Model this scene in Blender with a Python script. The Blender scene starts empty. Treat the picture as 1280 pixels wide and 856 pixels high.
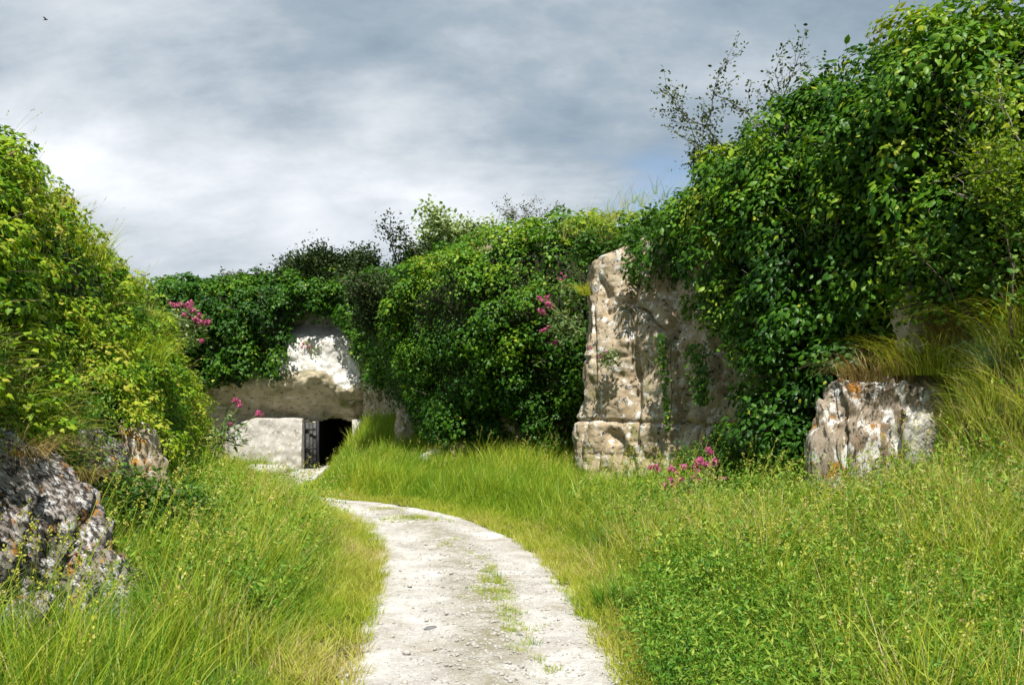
import bpy, math
import numpy as np
from mathutils import Matrix, Vector

sc = bpy.context.scene
COL = sc.collection
PI = math.pi
rng = np.random.default_rng(11)

# ------------------------------------------------------------------ camera
EYE = 1.6
cam_d = bpy.data.cameras.new('camera')
cam_d.sensor_width = 36.0
cam_d.lens = 29.53
cam_d.shift_y = 0.0562
cam_d.clip_start = 0.05
cam_d.clip_end = 3000.0
cam = bpy.data.objects.new('camera', cam_d)
cam.location = (0, 0, EYE)
cam.rotation_euler = (PI / 2, 0, 0)
COL.objects.link(cam)
sc.camera = cam

# ------------------------------------------------------------------ sun and sky
SUN_EL = math.radians(55)
sh = np.array([0.06, -1.0]); sh /= np.linalg.norm(sh)          # horizontal direction towards the sun
to_sun = Vector((sh[0] * math.cos(SUN_EL), sh[1] * math.cos(SUN_EL), math.sin(SUN_EL)))
sun_d = bpy.data.lights.new('sun', 'SUN')
sun_d.energy = 4.8
sun_d.angle = math.radians(0.55)
sun_d.color = (1.0, 0.955, 0.87)
sun = bpy.data.objects.new('sun', sun_d)
sun.rotation_euler = to_sun.to_track_quat('Z', 'Y').to_euler()
sun.location = (0, 0, 30)
COL.objects.link(sun)

world = bpy.data.worlds.new('World')
sc.world = world
world.use_nodes = True
wn, wl = world.node_tree.nodes, world.node_tree.links
wn.clear()


def nd(nodes, typ, **kw):
    n = nodes.new(typ)
    for k, v in kw.items():
        if k.startswith('i_'):
            key = k[2:]
            n.inputs[int(key) if key.isdigit() else key].default_value = v
        else:
            setattr(n, k, v)
    return n


def ramp(nodes, stops, interp='LINEAR'):
    r = nodes.new('ShaderNodeValToRGB')
    r.color_ramp.interpolation = interp
    el = r.color_ramp.elements
    while len(el) < len(stops):
        el.new(0.5)
    for e, (p, c) in zip(el, stops):
        e.position = p
        e.color = (c[0], c[1], c[2], 1.0) if hasattr(c, '__len__') else (c, c, c, 1.0)
    return r


def math_n(nodes, links, op, a, b=None, clamp=False):
    m = nodes.new('ShaderNodeMath')
    m.operation = op
    m.use_clamp = clamp
    for i, v in enumerate((a, b)):
        if v is None:
            continue
        if isinstance(v, (int, float)):
            m.inputs[i].default_value = v
        else:
            links.new(v, m.inputs[i])
    return m.outputs[0]


def build_sky():
    out = nd(wn, 'ShaderNodeOutputWorld')
    bg = nd(wn, 'ShaderNodeBackground')
    bg.inputs['Strength'].default_value = 0.10
    sky = nd(wn, 'ShaderNodeTexSky')
    sky.sky_type = 'NISHITA'
    sky.sun_disc = False
    sky.sun_elevation = SUN_EL
    sky.sun_rotation = math.atan2(sh[0], sh[1])
    tc = nd(wn, 'ShaderNodeTexCoord')
    sep = nd(wn, 'ShaderNodeSeparateXYZ')
    wl.new(tc.outputs['Generated'], sep.inputs[0])
    zc = math_n(wn, wl, 'MAXIMUM', sep.outputs['Z'], 0.0)
    den = math_n(wn, wl, 'ADD', zc, 0.45)
    px = math_n(wn, wl, 'DIVIDE', sep.outputs['X'], den)
    py = math_n(wn, wl, 'DIVIDE', sep.outputs['Y'], den)
    com = nd(wn, 'ShaderNodeCombineXYZ')
    wl.new(px, com.inputs[0]); wl.new(py, com.inputs[1])
    mp = nd(wn, 'ShaderNodeMapping')
    mp.inputs['Location'].default_value = (3.1, 1.7, 0.4)
    mp.inputs['Rotation'].default_value = (0, 0, 0.08)
    mp.inputs['Scale'].default_value = (0.8, 1.25, 1.0)
    wl.new(com.outputs[0], mp.inputs[0])
    n1 = nd(wn, 'ShaderNodeTexNoise'); n1.inputs['Scale'].default_value = 2.3
    n1.inputs['Detail'].default_value = 9.0; n1.inputs['Roughness'].default_value = 0.58
    n1.inputs['Distortion'].default_value = 0.15
    wl.new(mp.outputs[0], n1.inputs['Vector'])
    n2 = nd(wn, 'ShaderNodeTexNoise'); n2.inputs['Scale'].default_value = 1.5
    n2.inputs['Detail'].default_value = 4.0
    wl.new(mp.outputs[0], n2.inputs['Vector'])
    n4 = nd(wn, 'ShaderNodeTexNoise'); n4.inputs['Scale'].default_value = 7.0
    n4.inputs['Detail'].default_value = 7.0; n4.inputs['Roughness'].default_value = 0.6
    wl.new(mp.outputs[0], n4.inputs['Vector'])
    a = math_n(wn, wl, 'MULTIPLY', n1.outputs['Fac'], 0.55)
    b = math_n(wn, wl, 'MULTIPLY', n2.outputs['Fac'], 0.33)
    t = math_n(wn, wl, 'ADD', a, b)
    t = math_n(wn, wl, 'ADD', t, math_n(wn, wl, 'MULTIPLY', n4.outputs['Fac'], 0.12))

    def spot(x, y, r0, r1):
        v = nd(wn, 'ShaderNodeVectorMath'); v.operation = 'DISTANCE'
        wl.new(com.outputs[0], v.inputs[0]); v.inputs[1].default_value = (x, y, 0)
        d = math_n(wn, wl, 'ADD', v.outputs['Value'], math_n(wn, wl, 'MULTIPLY', math_n(wn, wl, 'SUBTRACT', n1.outputs['Fac'], 0.5), 0.9))
        r = ramp(wn, [(r0, 1.0), (r1, 0.0)]); wl.new(d, r.inputs[0])
        return r.outputs[0]
    # the deck is thinner and brighter towards the horizon
    hz = math_n(wn, wl, 'SUBTRACT', 0.40, zc)
    hz = math_n(wn, wl, 'MULTIPLY', hz, 0.25)
    t = math_n(wn, wl, 'ADD', t, hz)
    t = math_n(wn, wl, 'ADD', t, math_n(wn, wl, 'MULTIPLY', spot(-0.36, 1.42, 0.0, 0.10), 0.08))
    cr = ramp(wn, [(0.42, (1.7, 2.25, 2.75)), (0.49, (2.5, 3.0, 3.5)), (0.55, (3.7, 4.1, 4.5)),
                   (0.61, (4.8, 5.1, 5.45)), (0.71, (6.9, 7.1, 7.3))])
    wl.new(t, cr.inputs[0])
    # a torn gap where the blue shows, and a few more around the sky
    n3 = nd(wn, 'ShaderNodeTexNoise'); n3.inputs['Scale'].default_value = 1.4
    n3.inputs['Detail'].default_value = 5.0
    mp3 = nd(wn, 'ShaderNodeMapping'); mp3.inputs['Location'].default_value = (7.7, 4.1, 2.2)
    wl.new(com.outputs[0], mp3.inputs[0]); wl.new(mp3.outputs[0], n3.inputs['Vector'])
    gap = ramp(wn, [(0.66, 0.0), (0.74, 0.8)])
    wl.new(n3.outputs['Fac'], gap.inputs[0])
    g2 = math_n(wn, wl, 'MAXIMUM', gap.outputs[0], math_n(wn, wl, 'MULTIPLY', spot(0.27, 1.44, 0.03, 0.13), 0.6))
    mx = nd(wn, 'ShaderNodeMix'); mx.data_type = 'RGBA'
    wl.new(g2, mx.inputs[0])
    wl.new(cr.outputs[0], mx.inputs[6])
    wl.new(sky.outputs[0], mx.inputs[7])
    wl.new(mx.outputs[2], bg.inputs['Color'])
    wl.new(bg.outputs[0], out.inputs[0])


build_sky()
sc.view_settings.view_transform = 'Standard'
sc.view_settings.look = 'None'
sc.view_settings.exposure = 0.72
sc.view_settings.gamma = 1.0
sc.cycles.max_bounces = 6
sc.cycles.diffuse_bounces = 3
sc.cycles.glossy_bounces = 2
sc.cycles.transmission_bounces = 4
sc.cycles.transparent_max_bounces = 4

# ================================================================== helpers


def norm(a):
    return a / np.maximum(np.linalg.norm(a, axis=-1, keepdims=True), 1e-9)


def _h(ix, iy, iz, seed):
    n = (ix.astype(np.int64) * 374761393 + iy.astype(np.int64) * 668265263 + iz.astype(np.int64) * 2147483647 + seed * 1274126177) & 0xffffffff
    n = ((n ^ (n >> 13)) * 1274126177) & 0xffffffff
    n = ((n ^ (n >> 16)) * 2246822519) & 0xffffffff
    return ((n ^ (n >> 15)) & 0xffffff) / float(0xffffff)


def vnoise(p, seed=0):
    """value noise in 0..1 for an (n,3) array"""
    f = np.floor(p).astype(np.int64)
    w = p - f
    w = w * w * w * (w * (w * 6 - 15) + 10)
    r = 0
    for dx in (0, 1):
        for dy in (0, 1):
            for dz in (0, 1):
                k = (w[:, 0] if dx else 1 - w[:, 0]) * (w[:, 1] if dy else 1 - w[:, 1]) * (w[:, 2] if dz else 1 - w[:, 2])
                r = r + k * _h(f[:, 0] + dx, f[:, 1] + dy, f[:, 2] + dz, seed)
    return r


def fbm(p, octaves=4, seed=0, gain=0.5):
    """-1..1"""
    a, s, t = 1.0, 0.0, 0.0
    p = np.asarray(p, float).copy()
    for o in range(octaves):
        s = s + a * (vnoise(p, seed + o * 17) * 2 - 1)
        t += a
        a *= gain
        p = p * 2.03 + 11.3
    return s / t


def make_mesh(name, V, F, mat=None, smooth=False, attrs=None):
    """F: (n,3) or (n,4) int array, or a list of such arrays"""
    me = bpy.data.meshes.new(name)
    V = np.asarray(V, np.float32)
    Fs = [np.asarray(f, np.int32) for f in (F if isinstance(F, list) else [F]) if len(f)]
    me.vertices.add(len(V))
    me.vertices.foreach_set('co', V.ravel())
    tot = sum(f.size for f in Fs)
    me.loops.add(tot)
    me.loops.foreach_set('vertex_index', np.concatenate([f.ravel() for f in Fs]))
    npoly = sum(len(f) for f in Fs)
    me.polygons.add(npoly)
    sizes = np.concatenate([np.full(len(f), f.shape[1], np.int32) for f in Fs])
    starts = np.concatenate([[0], np.cumsum(sizes)[:-1]]).astype(np.int32)
    me.polygons.foreach_set('loop_start', starts)
    me.update(calc_edges=True)
    if smooth:
        me.polygons.foreach_set('use_smooth', np.ones(npoly, bool))
    for k, v in (attrs or {}).items():
        at = me.attributes.new(k, 'FLOAT', 'POINT')
        at.data.foreach_set('value', np.asarray(v, np.float32))
    if mat:
        me.materials.append(mat)
    return me


def tag(o, label=None, cat=None, group=None, kind=None):
    for k, v in (('label', label), ('category', cat), ('group', group), ('kind', kind)):
        if v:
            o[k] = v
    return o


def link(name, me, parent=None, loc=None):
    o = bpy.data.objects.new(name, me)
    COL.objects.link(o)
    if parent is not None:
        o.parent = parent
    if loc is not None:
        o.location = loc
    return o


def thing(name, label, cat, loc, group=None):
    o = bpy.data.objects.new(name, None)
    o.empty_display_size = 0.2
    COL.objects.link(o)
    o.location = tuple(float(c) for c in loc)
    tag(o, label, cat, group)
    return o


def part(name, V, F, mat, parent, smooth=False, attrs=None, kind=None):
    """V in world coordinates; stored relative to the parent thing"""
    base = np.array(parent.location)
    o = link(name, make_mesh(name, np.asarray(V) - base, F, mat, smooth, attrs), parent)
    if kind:
        o['kind'] = kind
    return o


def grid_faces(nu, nv, keep=None):
    i, j = np.meshgrid(np.arange(nu - 1), np.arange(nv - 1), indexing='ij')
    a = (i * nv + j).ravel()
    f = np.stack([a, a + nv, a + nv + 1, a + 1], 1)
    return f if keep is None else f[keep.ravel()]


def grid_normals(G):
    du = np.gradient(G, axis=0)
    dv = np.gradient(G, axis=1)
    return norm(np.cross(du, dv))


class MB:
    def __init__(self):
        self.V, self.F, self.n = [], [], 0

    def add(self, V, F):
        self.V.append(np.asarray(V, float)); self.F.append(np.asarray(F, np.int64) + self.n); self.n += len(V)

    def tube(self, pts, rad, sides=5):
        pts = np.asarray(pts, float)
        n = len(pts)
        rad = np.broadcast_to(np.asarray(rad, float), (n,))
        t = norm(np.gradient(pts, axis=0))
        ref = np.array([0.31, 0.77, 0.55])
        a = norm(np.cross(t, ref)); b = np.cross(t, a)
        ang = np.arange(sides) * 2 * PI / sides
        R = pts[:, None] + rad[:, None, None] * (np.cos(ang)[None, :, None] * a[:, None] + np.sin(ang)[None, :, None] * b[:, None])
        F = []
        for i in range(n - 1):
            for k in range(sides):
                k2 = (k + 1) % sides
                F.append((i * sides + k, i * sides + k2, (i + 1) * sides + k2, (i + 1) * sides + k))
        self.add(R.reshape(-1, 3), F)

    def box(self, lo, hi, jit=0.0):
        lo, hi = np.array(lo, float), np.array(hi, float)
        c = np.array([[x, y, z] for x in (0, 1) for y in (0, 1) for z in (0, 1)], float)
        V = lo + c * (hi - lo) + (rng.normal(0, jit, (8, 3)) if jit else 0)
        self.add(V, [(0, 1, 3, 2), (4, 6, 7, 5), (0, 4, 5, 1), (2, 3, 7, 6), (0, 2, 6, 4), (1, 5, 7, 3)])

    def arr(self):
        return np.concatenate(self.V), [np.concatenate([f for f in self.F if f.shape[1] == k]) for k in (3, 4) if any(f.shape[1] == k for f in self.F)]


def interp_poly(stations, n):
    """stations (k,m): resample n rows evenly by plan length, smoothly"""
    S = np.asarray(stations, float)
    d = np.concatenate([[0], np.cumsum(np.linalg.norm(np.diff(S[:, :2], axis=0), axis=1))])
    t = np.linspace(0, d[-1], n)
    # monotone-ish cubic (Catmull-Rom through non-uniform knots)
    m = np.gradient(S, d, axis=0)
    k = np.clip(np.searchsorted(d, t, side='right') - 1, 0, len(d) - 2)
    hh = (d[k + 1] - d[k])[:, None]
    s = ((t - d[k]) / (d[k + 1] - d[k]))[:, None]
    return ((2 * s**3 - 3 * s**2 + 1) * S[k] + (s**3 - 2 * s**2 + s) * hh * m[k] + (-2 * s**3 + 3 * s**2) * S[k + 1] + (s**3 - s**2) * hh * m[k + 1])


# ================================================================== materials
def new_mat(name):
    m = bpy.data.materials.new(name)
    m.use_nodes = True
    n, l = m.node_tree.nodes, m.node_tree.links
    n.clear()
    o = n.new('ShaderNodeOutputMaterial')
    return m, n, l, o


def leaf_mat(name, stops, trans=0.35, rough=0.5, tcol=(1.25, 1.25, 0.5), src='GEOMETRY', noise=0.12, spec=0.3):
    m, n, l, o = new_mat(name)
    at = n.new('ShaderNodeAttribute'); at.attribute_type = 'GEOMETRY'; at.attribute_name = 'tint'
    fac = at.outputs['Fac']
    if src == 'INSTANCER':
        at2 = n.new('ShaderNodeAttribute'); at2.attribute_type = 'INSTANCER'; at2.attribute_name = 'itint'
        fac = math_n(n, l, 'ADD', fac, at2.outputs['Fac'])
    r = ramp(n, stops)
    l.new(fac, r.inputs[0])
    p = n.new('ShaderNodeBsdfPrincipled')
    l.new(r.outputs[0], p.inputs['Base Color'])
    p.inputs['Roughness'].default_value = rough
    p.inputs['Specular IOR Level'].default_value = spec
    tr = n.new('ShaderNodeBsdfTranslucent')
    mul = n.new('ShaderNodeMix'); mul.data_type = 'RGBA'; mul.blend_type = 'MULTIPLY'
    mul.inputs[0].default_value = 1.0
    l.new(r.outputs[0], mul.inputs[6])
    mul.inputs[7].default_value = (*tcol, 1)
    l.new(mul.outputs[2], tr.inputs['Color'])
    mix = n.new('ShaderNodeMixShader')
    mix.inputs[0].default_value = trans
    l.new(p.outputs[0], mix.inputs[1]); l.new(tr.outputs[0], mix.inputs[2])
    l.new(mix.outputs[0], o.inputs[0])
    return m


def plain_mat(name, c1, c2, scale=8.0, rough=0.8, bump=0.3, detail=6):
    m, n, l, o = new_mat(name)
    tc = n.new('ShaderNodeTexCoord')
    nz = nd(n, 'ShaderNodeTexNoise'); nz.inputs['Scale'].default_value = scale; nz.inputs['Detail'].default_value = detail
    l.new(tc.outputs['Object'], nz.inputs['Vector'])
    r = ramp(n, [(0.35, c1), (0.65, c2)])
    l.new(nz.outputs['Fac'], r.inputs[0])
    p = n.new('ShaderNodeBsdfPrincipled')
    p.inputs['Roughness'].default_value = rough
    p.inputs['Specular IOR Level'].default_value = 0.25
    l.new(r.outputs[0], p.inputs['Base Color'])
    b = n.new('ShaderNodeBump'); b.inputs['Strength'].default_value = bump; b.inputs['Distance'].default_value = 0.02
    l.new(nz.outputs['Fac'], b.inputs['Height']); l.new(b.outputs[0], p.inputs['Normal'])
    l.new(p.outputs[0], o.inputs[0])
    return m


def rock_mat(name, c1, c2, white=0.0, orange=0.0, dark=0.0, green=0.0, wcol=(0.62, 0.6, 0.57), ocol=(0.42, 0.2, 0.03),
             gcol=(0.13, 0.14, 0.04), scale=1.0, stretch=(1, 1, 1), rot=(0, 0, 0), bump=0.8, dcol=(0.03, 0.026, 0.022)):
    m, n, l, o = new_mat(name)
    tc = n.new('ShaderNodeTexCoord')
    mp = n.new('ShaderNodeMapping')
    mr = n.new('ShaderNodeMapping')
    mr.inputs['Rotation'].default_value = rot
    mp.inputs['Scale'].default_value = stretch
    l.new(tc.outputs['Object'], mr.inputs[0]); l.new(mr.outputs[0], mp.inputs[0])

    def noise(s, det=5, rough=0.6, loc=(0, 0, 0), plain=False):
        z = nd(n, 'ShaderNodeTexNoise')
        z.inputs['Scale'].default_value = s * scale; z.inputs['Detail'].default_value = det; z.inputs['Roughness'].default_value = rough
        m2 = n.new('ShaderNodeMapping'); m2.inputs['Location'].default_value = loc
        l.new((tc.outputs['Object'] if plain else mp.outputs[0]), m2.inputs[0])
        l.new(m2.outputs[0], z.inputs['Vector'])
        return z.outputs['Fac']

    def mixc(fac, a, c):
        x = n.new('ShaderNodeMix'); x.data_type = 'RGBA'
        l.new(fac, x.inputs[0]); l.new(a, x.inputs[6])
        x.inputs[7].default_value = (*c, 1)
        return x.outputs[2]

    def mask(v, lo, hi, amt=1.0):
        r = ramp(n, [(lo, 0.0), (hi, amt)])
        l.new(v, r.inputs[0])
        return r.outputs[0]

    b = ramp(n, [(0.32, c1), (0.68, c2)])
    l.new(noise(2.6, 7, 0.65), b.inputs[0])
    col = b.outputs[0]
    if green:
        col = mixc(mask(noise(1.7, 4, 0.6, (4, 1, 8)), 0.62 - green * 0.25, 0.72 - green * 0.2, 0.8), col, gcol)
    wv = noise(7.0, 6, 0.62, (3, 7, 1))
    if white:
        col = mixc(mask(wv, 0.66 - white * 0.3, 0.71 - white * 0.3, 0.95), col, wcol)
    if orange:
        col = mixc(mask(noise(4.2, 6, 0.66, (9, 2, 5), True), 0.68 - orange * 0.25, 0.73 - orange * 0.25, 0.9), col, ocol)
    dv = noise(13.0, 6, 0.7, (1, 1, 3))
    if dark:
        col = mixc(mask(dv, 0.66 - dark * 0.3, 0.72 - dark * 0.3, 0.92), col, dcol)
    p = n.new('ShaderNodeBsdfPrincipled')
    p.inputs['Roughness'].default_value = 0.92
    p.inputs['Specular IOR Level'].default_value = 0.15
    l.new(col, p.inputs['Base Color'])
    hsum = math_n(n, l, 'ADD', math_n(n, l, 'MULTIPLY', noise(9, 8, 0.7), 1.0), math_n(n, l, 'MULTIPLY', dv, -0.6))
    bp = n.new('ShaderNodeBump'); bp.inputs['Strength'].default_value = bump; bp.inputs['Distance'].default_value = 0.035
    l.new(hsum, bp.inputs['Height']); l.new(bp.outputs[0], p.inputs['Normal'])
    l.new(p.outputs[0], o.inputs[0])
    return m


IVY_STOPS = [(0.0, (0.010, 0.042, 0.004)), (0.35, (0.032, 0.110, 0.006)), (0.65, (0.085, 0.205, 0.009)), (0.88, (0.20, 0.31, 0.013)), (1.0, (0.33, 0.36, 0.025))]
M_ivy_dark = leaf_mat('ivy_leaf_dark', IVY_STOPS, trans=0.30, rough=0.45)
M_ivy_lit = leaf_mat('ivy_leaf_sunlit', [(0.0, (0.022, 0.085, 0.006)), (0.35, (0.075, 0.20, 0.008)), (0.65, (0.20, 0.34, 0.011)), (0.9, (0.35, 0.44, 0.020)), (1.0, (0.42, 0.38, 0.06))], trans=0.35, rough=0.5)  # lit version of the ivy leaf: the left bank's sun is in its colour
M_shrub_dark = leaf_mat('shrub_leaf_dark', [(0.0, (0.008, 0.022, 0.006)), (0.5, (0.022, 0.045, 0.010)), (1.0, (0.07, 0.10, 0.018))], trans=0.2, rough=0.5)
M_shrub_pale = leaf_mat('shrub_leaf_pale', [(0.0, (0.09, 0.17, 0.04)), (0.5, (0.22, 0.31, 0.10)), (1.0, (0.46, 0.52, 0.32))], trans=0.3, rough=0.6)
M_shrub_olive = leaf_mat('shrub_leaf_olive', [(0.0, (0.035, 0.055, 0.018)), (0.5, (0.085, 0.115, 0.030)), (1.0, (0.22, 0.23, 0.07))], trans=0.35, rough=0.55)
M_shrub_gold = leaf_mat('shrub_leaf_golden', [(0.0, (0.06, 0.14, 0.012)), (0.5, (0.18, 0.28, 0.020)), (1.0, (0.40, 0.43, 0.06))], trans=0.4, rough=0.5)
M_weed = leaf_mat('weed_leaf', [(0.0, (0.025, 0.075, 0.012)), (0.5, (0.07, 0.17, 0.022)), (1.0, (0.20, 0.29, 0.05))], trans=0.35, rough=0.55)
M_valleaf = leaf_mat('valerian_leaf', [(0.0, (0.05, 0.11, 0.03)), (0.5, (0.12, 0.20, 0.06)), (1.0, (0.36, 0.40, 0.20))], trans=0.3, rough=0.5)
M_valstem = leaf_mat('valerian_stem', [(0.0, (0.10, 0.15, 0.05)), (1.0, (0.30, 0.30, 0.14))], trans=0.1)
M_pink = leaf_mat('pink_petal', [(0.0, (0.24, 0.035, 0.09)), (0.5, (0.52, 0.10, 0.24)), (1.0, (0.72, 0.30, 0.44))], trans=0.3, rough=0.6, tcol=(1.1, 0.8, 0.9))
M_yellow = leaf_mat('yellow_petal', [(0.0, (0.55, 0.38, 0.01)), (1.0, (0.75, 0.6, 0.03))], trans=0.3, tcol=(1, 0.9, 0.5))
GR_STOPS = [(0.0, (0.045, 0.16, 0.014)), (0.3, (0.165, 0.315, 0.020)), (0.55, (0.345, 0.43, 0.030)), (0.80, (0.50, 0.50, 0.07)), (0.92, (0.48, 0.42, 0.14)), (1.0, (0.55, 0.46, 0.24))]
M_grass = leaf_mat('grass_blade', GR_STOPS, trans=0.42, rough=0.5, src='INSTANCER', tcol=(1.15, 1.15, 0.7), spec=0.35)
M_tuft = leaf_mat('tuft_blade', GR_STOPS, trans=0.4, rough=0.5, spec=0.35)
M_bluetuft = leaf_mat('tuft_blade_blue', [(0.0, (0.03, 0.09, 0.05)), (0.6, (0.12, 0.22, 0.14)), (1.0, (0.3, 0.38, 0.26))], trans=0.3)
M_straw = leaf_mat('straw_blade', [(0.0, (0.14, 0.09, 0.03)), (0.5, (0.30, 0.22, 0.08)), (1.0, (0.48, 0.40, 0.2))], trans=0.3, rough=0.6)
M_weed_i = leaf_mat('weed_leaf_scattered', [(0.0, (0.03, 0.11, 0.012)), (0.5, (0.12, 0.27, 0.022)), (1.0, (0.36, 0.42, 0.06))], trans=0.35, rough=0.55, src='INSTANCER')
M_twig = plain_mat('twig_bark', (0.06, 0.045, 0.03), (0.16, 0.13, 0.10), 30, 0.85, 0.4)
M_bare = plain_mat('bare_branch', (0.22, 0.19, 0.16), (0.38, 0.34, 0.29), 30, 0.85, 0.3)
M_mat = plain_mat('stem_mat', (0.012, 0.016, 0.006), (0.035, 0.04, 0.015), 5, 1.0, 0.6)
M_soil = plain_mat('soil', (0.05, 0.055, 0.018), (0.11, 0.11, 0.04), 3, 1.0, 0.5)
M_wood = plain_mat('weathered_wood', (0.035, 0.035, 0.035), (0.11, 0.11, 0.105), 14, 0.8, 0.4)
M_iron = plain_mat('dark_iron', (0.012, 0.012, 0.014), (0.03, 0.03, 0.032), 20, 0.6, 0.2)
M_rock_main = rock_mat('weathered_chalk', (0.29, 0.22, 0.135), (0.50, 0.42, 0.31), white=0.36, orange=0.16, dark=0.34, green=0.22, ocol=(0.36, 0.22, 0.05))
M_rock_lichen = rock_mat('lichened_chalk', (0.15, 0.115, 0.095), (0.40, 0.37, 0.34), white=0.46, orange=0.5, dark=0.58, green=0.0, stretch=(0.9, 1.0, 2.2), rot=(0.2, -0.7, 0.0), wcol=(0.60, 0.59, 0.58), bump=1.0, scale=1.7)
M_rock_right = rock_mat('rust_lichened_chalk', (0.17, 0.12, 0.075), (0.40, 0.34, 0.27), white=0.46, orange=0.42, dark=0.36, stretch=(1.3, 1.3, 0.6), ocol=(0.40, 0.17, 0.02))
M_cave = rock_mat('pale_chalk', (0.44, 0.42, 0.37), (0.66, 0.64, 0.60), white=0.6, dark=0.2, green=0.1, wcol=(0.62, 0.61, 0.59), scale=0.9)
M_cave_low = rock_mat('brown_chalk', (0.33, 0.28, 0.18), (0.54, 0.48, 0.36), white=0.16, dark=0.28, green=0.35, scale=0.6, stretch=(0.6, 1, 1.6))
M_slab = rock_mat('limewashed_wall', (0.30, 0.275, 0.24), (0.50, 0.48, 0.45), white=0.24, dark=0.2, orange=0.30, ocol=(0.24, 0.19, 0.13), scale=1.0, dcol=(0.14, 0.12, 0.09), bump=0.5, wcol=(0.58, 0.57, 0.55))
M_dark = plain_mat('cave_inside', (0.03, 0.028, 0.024), (0.06, 0.055, 0.045), 3, 1.0, 0.5)  # cave gloom put into the wall colour, near-black instead of chalk


def path_mat():
    m, n, l, o = new_mat('chalk_path')
    tc = n.new('ShaderNodeTexCoord')

    def noise(s, det=6, rough=0.6, loc=(0, 0, 0)):
        z = nd(n, 'ShaderNodeTexNoise')
        z.inputs['Scale'].default_value = s; z.inputs['Detail'].default_value = det; z.inputs['Roughness'].default_value = rough
        m2 = n.new('ShaderNodeMapping'); m2.inputs['Location'].default_value = loc
        l.new(tc.outputs['Object'], m2.inputs[0]); l.new(m2.outputs[0], z.inputs['Vector'])
        return z.outputs['Fac']

    def mixc(fac, a, c):
        x = n.new('ShaderNodeMix'); x.data_type = 'RGBA'
        l.new(fac, x.inputs[0]); l.new(a, x.inputs[6]); x.inputs[7].default_value = (*c, 1)
        return x.outputs[2]

    def mask(v, lo, hi, amt=1.0):
        r = ramp(n, [(lo, 0.0), (hi, amt)]); l.new(v, r.inputs[0]); return r.outputs[0]

    b = ramp(n, [(0.34, (0.32, 0.295, 0.265)), (0.5, (0.47, 0.45, 0.425)), (0.66, (0.62, 0.605, 0.585))])
    l.new(noise(1.6, 8, 0.68), b.inputs[0])
    col = mixc(mask(noise(2.3, 7, 0.7, (5, 3, 0)), 0.52, 0.66, 0.75), b.outputs[0], (0.31, 0.265, 0.205))
    col = mixc(mask(noise(30, 5, 0.75, (2, 2, 2)), 0.56, 0.64, 0.7), col, (0.20, 0.17, 0.13))
    col = mixc(mask(noise(42, 5, 0.75, (8, 2, 2)), 0.56, 0.62, 0.9), col, (0.62, 0.61, 0.59))
    # worn, slightly mossy middle between the two ruts
    at = n.new('ShaderNodeAttribute'); at.attribute_name = 'mid'
    mm = math_n(n, l, 'MULTIPLY', at.outputs['Fac'], mask(noise(6, 6, 0.7, (1, 9, 0)), 0.36, 0.58, 0.9))
    x = n.new('ShaderNodeMix'); x.data_type = 'RGBA'
    l.new(mm, x.inputs[0]); l.new(col, x.inputs[6]); x.inputs[7].default_value = (0.26, 0.235, 0.165, 1)
    p = n.new('ShaderNodeBsdfPrincipled')
    p.inputs['Roughness'].default_value = 0.95; p.inputs['Specular IOR Level'].default_value = 0.1
    l.new(x.outputs[2], p.inputs['Base Color'])
    hs = math_n(n, l, 'ADD', noise(14, 8, 0.72), math_n(n, l, 'MULTIPLY', noise(60, 3, 0.6), 0.5))
    bp = n.new('ShaderNodeBump'); bp.inputs['Strength'].default_value = 0.7; bp.inputs['Distance'].default_value = 0.03
    l.new(hs, bp.inputs['Height']); l.new(bp.outputs[0], p.inputs['Normal'])
    l.new(p.outputs[0], o.inputs[0])
    return m


M_path = path_mat()
M_stone = plain_mat('chalk_stone', (0.36, 0.34, 0.31), (0.58, 0.56, 0.53), 20, 0.9, 0.5)
M_flint = plain_mat('dark_flint', (0.09, 0.09, 0.095), (0.24, 0.24, 0.245), 25, 0.55, 0.4)

# ================================================================== terrain
PATH = interp_poly([(0.5, -6, 1.7), (0.1, 0, 1.65), (-0.08, 3.2, 1.62), (-0.137, 4.72, 1.68), (-0.20, 5.42, 1.72), (-0.31, 6.65, 1.72), (-0.47, 8.1, 1.72),
                    (-0.72, 9.4, 1.68), (-1.03, 10.4, 1.58), (-1.52, 11.5, 1.42), (-2.25, 12.6, 1.25), (-3.2, 13.5, 1.15),
                    (-4.2, 15.0, 1.1), (-5.0, 18.0, 1.1), (-5.6, 21.0, 1.2), (-6.2, 24.5, 1.4), (-6.1, 28.5, 1.4)], 360)
# foot of the cliffs on the right and at the back: x, y, height of the ground there above the valley floor
RIGHT = interp_poly([(7.5, -6, 1.2), (6.8, 2, 1.2), (5.6, 6.0, 1.15), (4.95, 8.0, 0.95), (4.3, 9.4, 0.62), (3.85, 10.3, 0.48), (3.0, 11.8, 0.36), (2.0, 13.3, 0.26), (1.3, 14.3, 0.22),
                     (1.5, 16.2, 0.4), (0.0, 17.4, 0.42), (-1.5, 18.7, 0.5), (-2.4, 20.7, 0.85), (-3.1, 23.2, 1.55), (-4.0, 25.2, 1.5), (-4.6, 27.2, 1.2), (-5.2, 28.2, 0.3)], 300)
LEFT = interp_poly([(-2.2, -4, 0.35), (-2.3, 1.5, 0.35), (-2.75, 4.5, 0.32), (-3.05, 6, 0.34), (-3.5, 8, 0.38), (-3.95, 10, 0.36), (-4.35, 12, 0.32), (-4.8, 13.2, 0.28), (-5.7, 14.2, 0.25), (-7.2, 15.2, 0.2), (-9, 19, 0.15), (-9.4, 24, 0.1), (-9.3, 28, 0.05)], 300)


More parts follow.
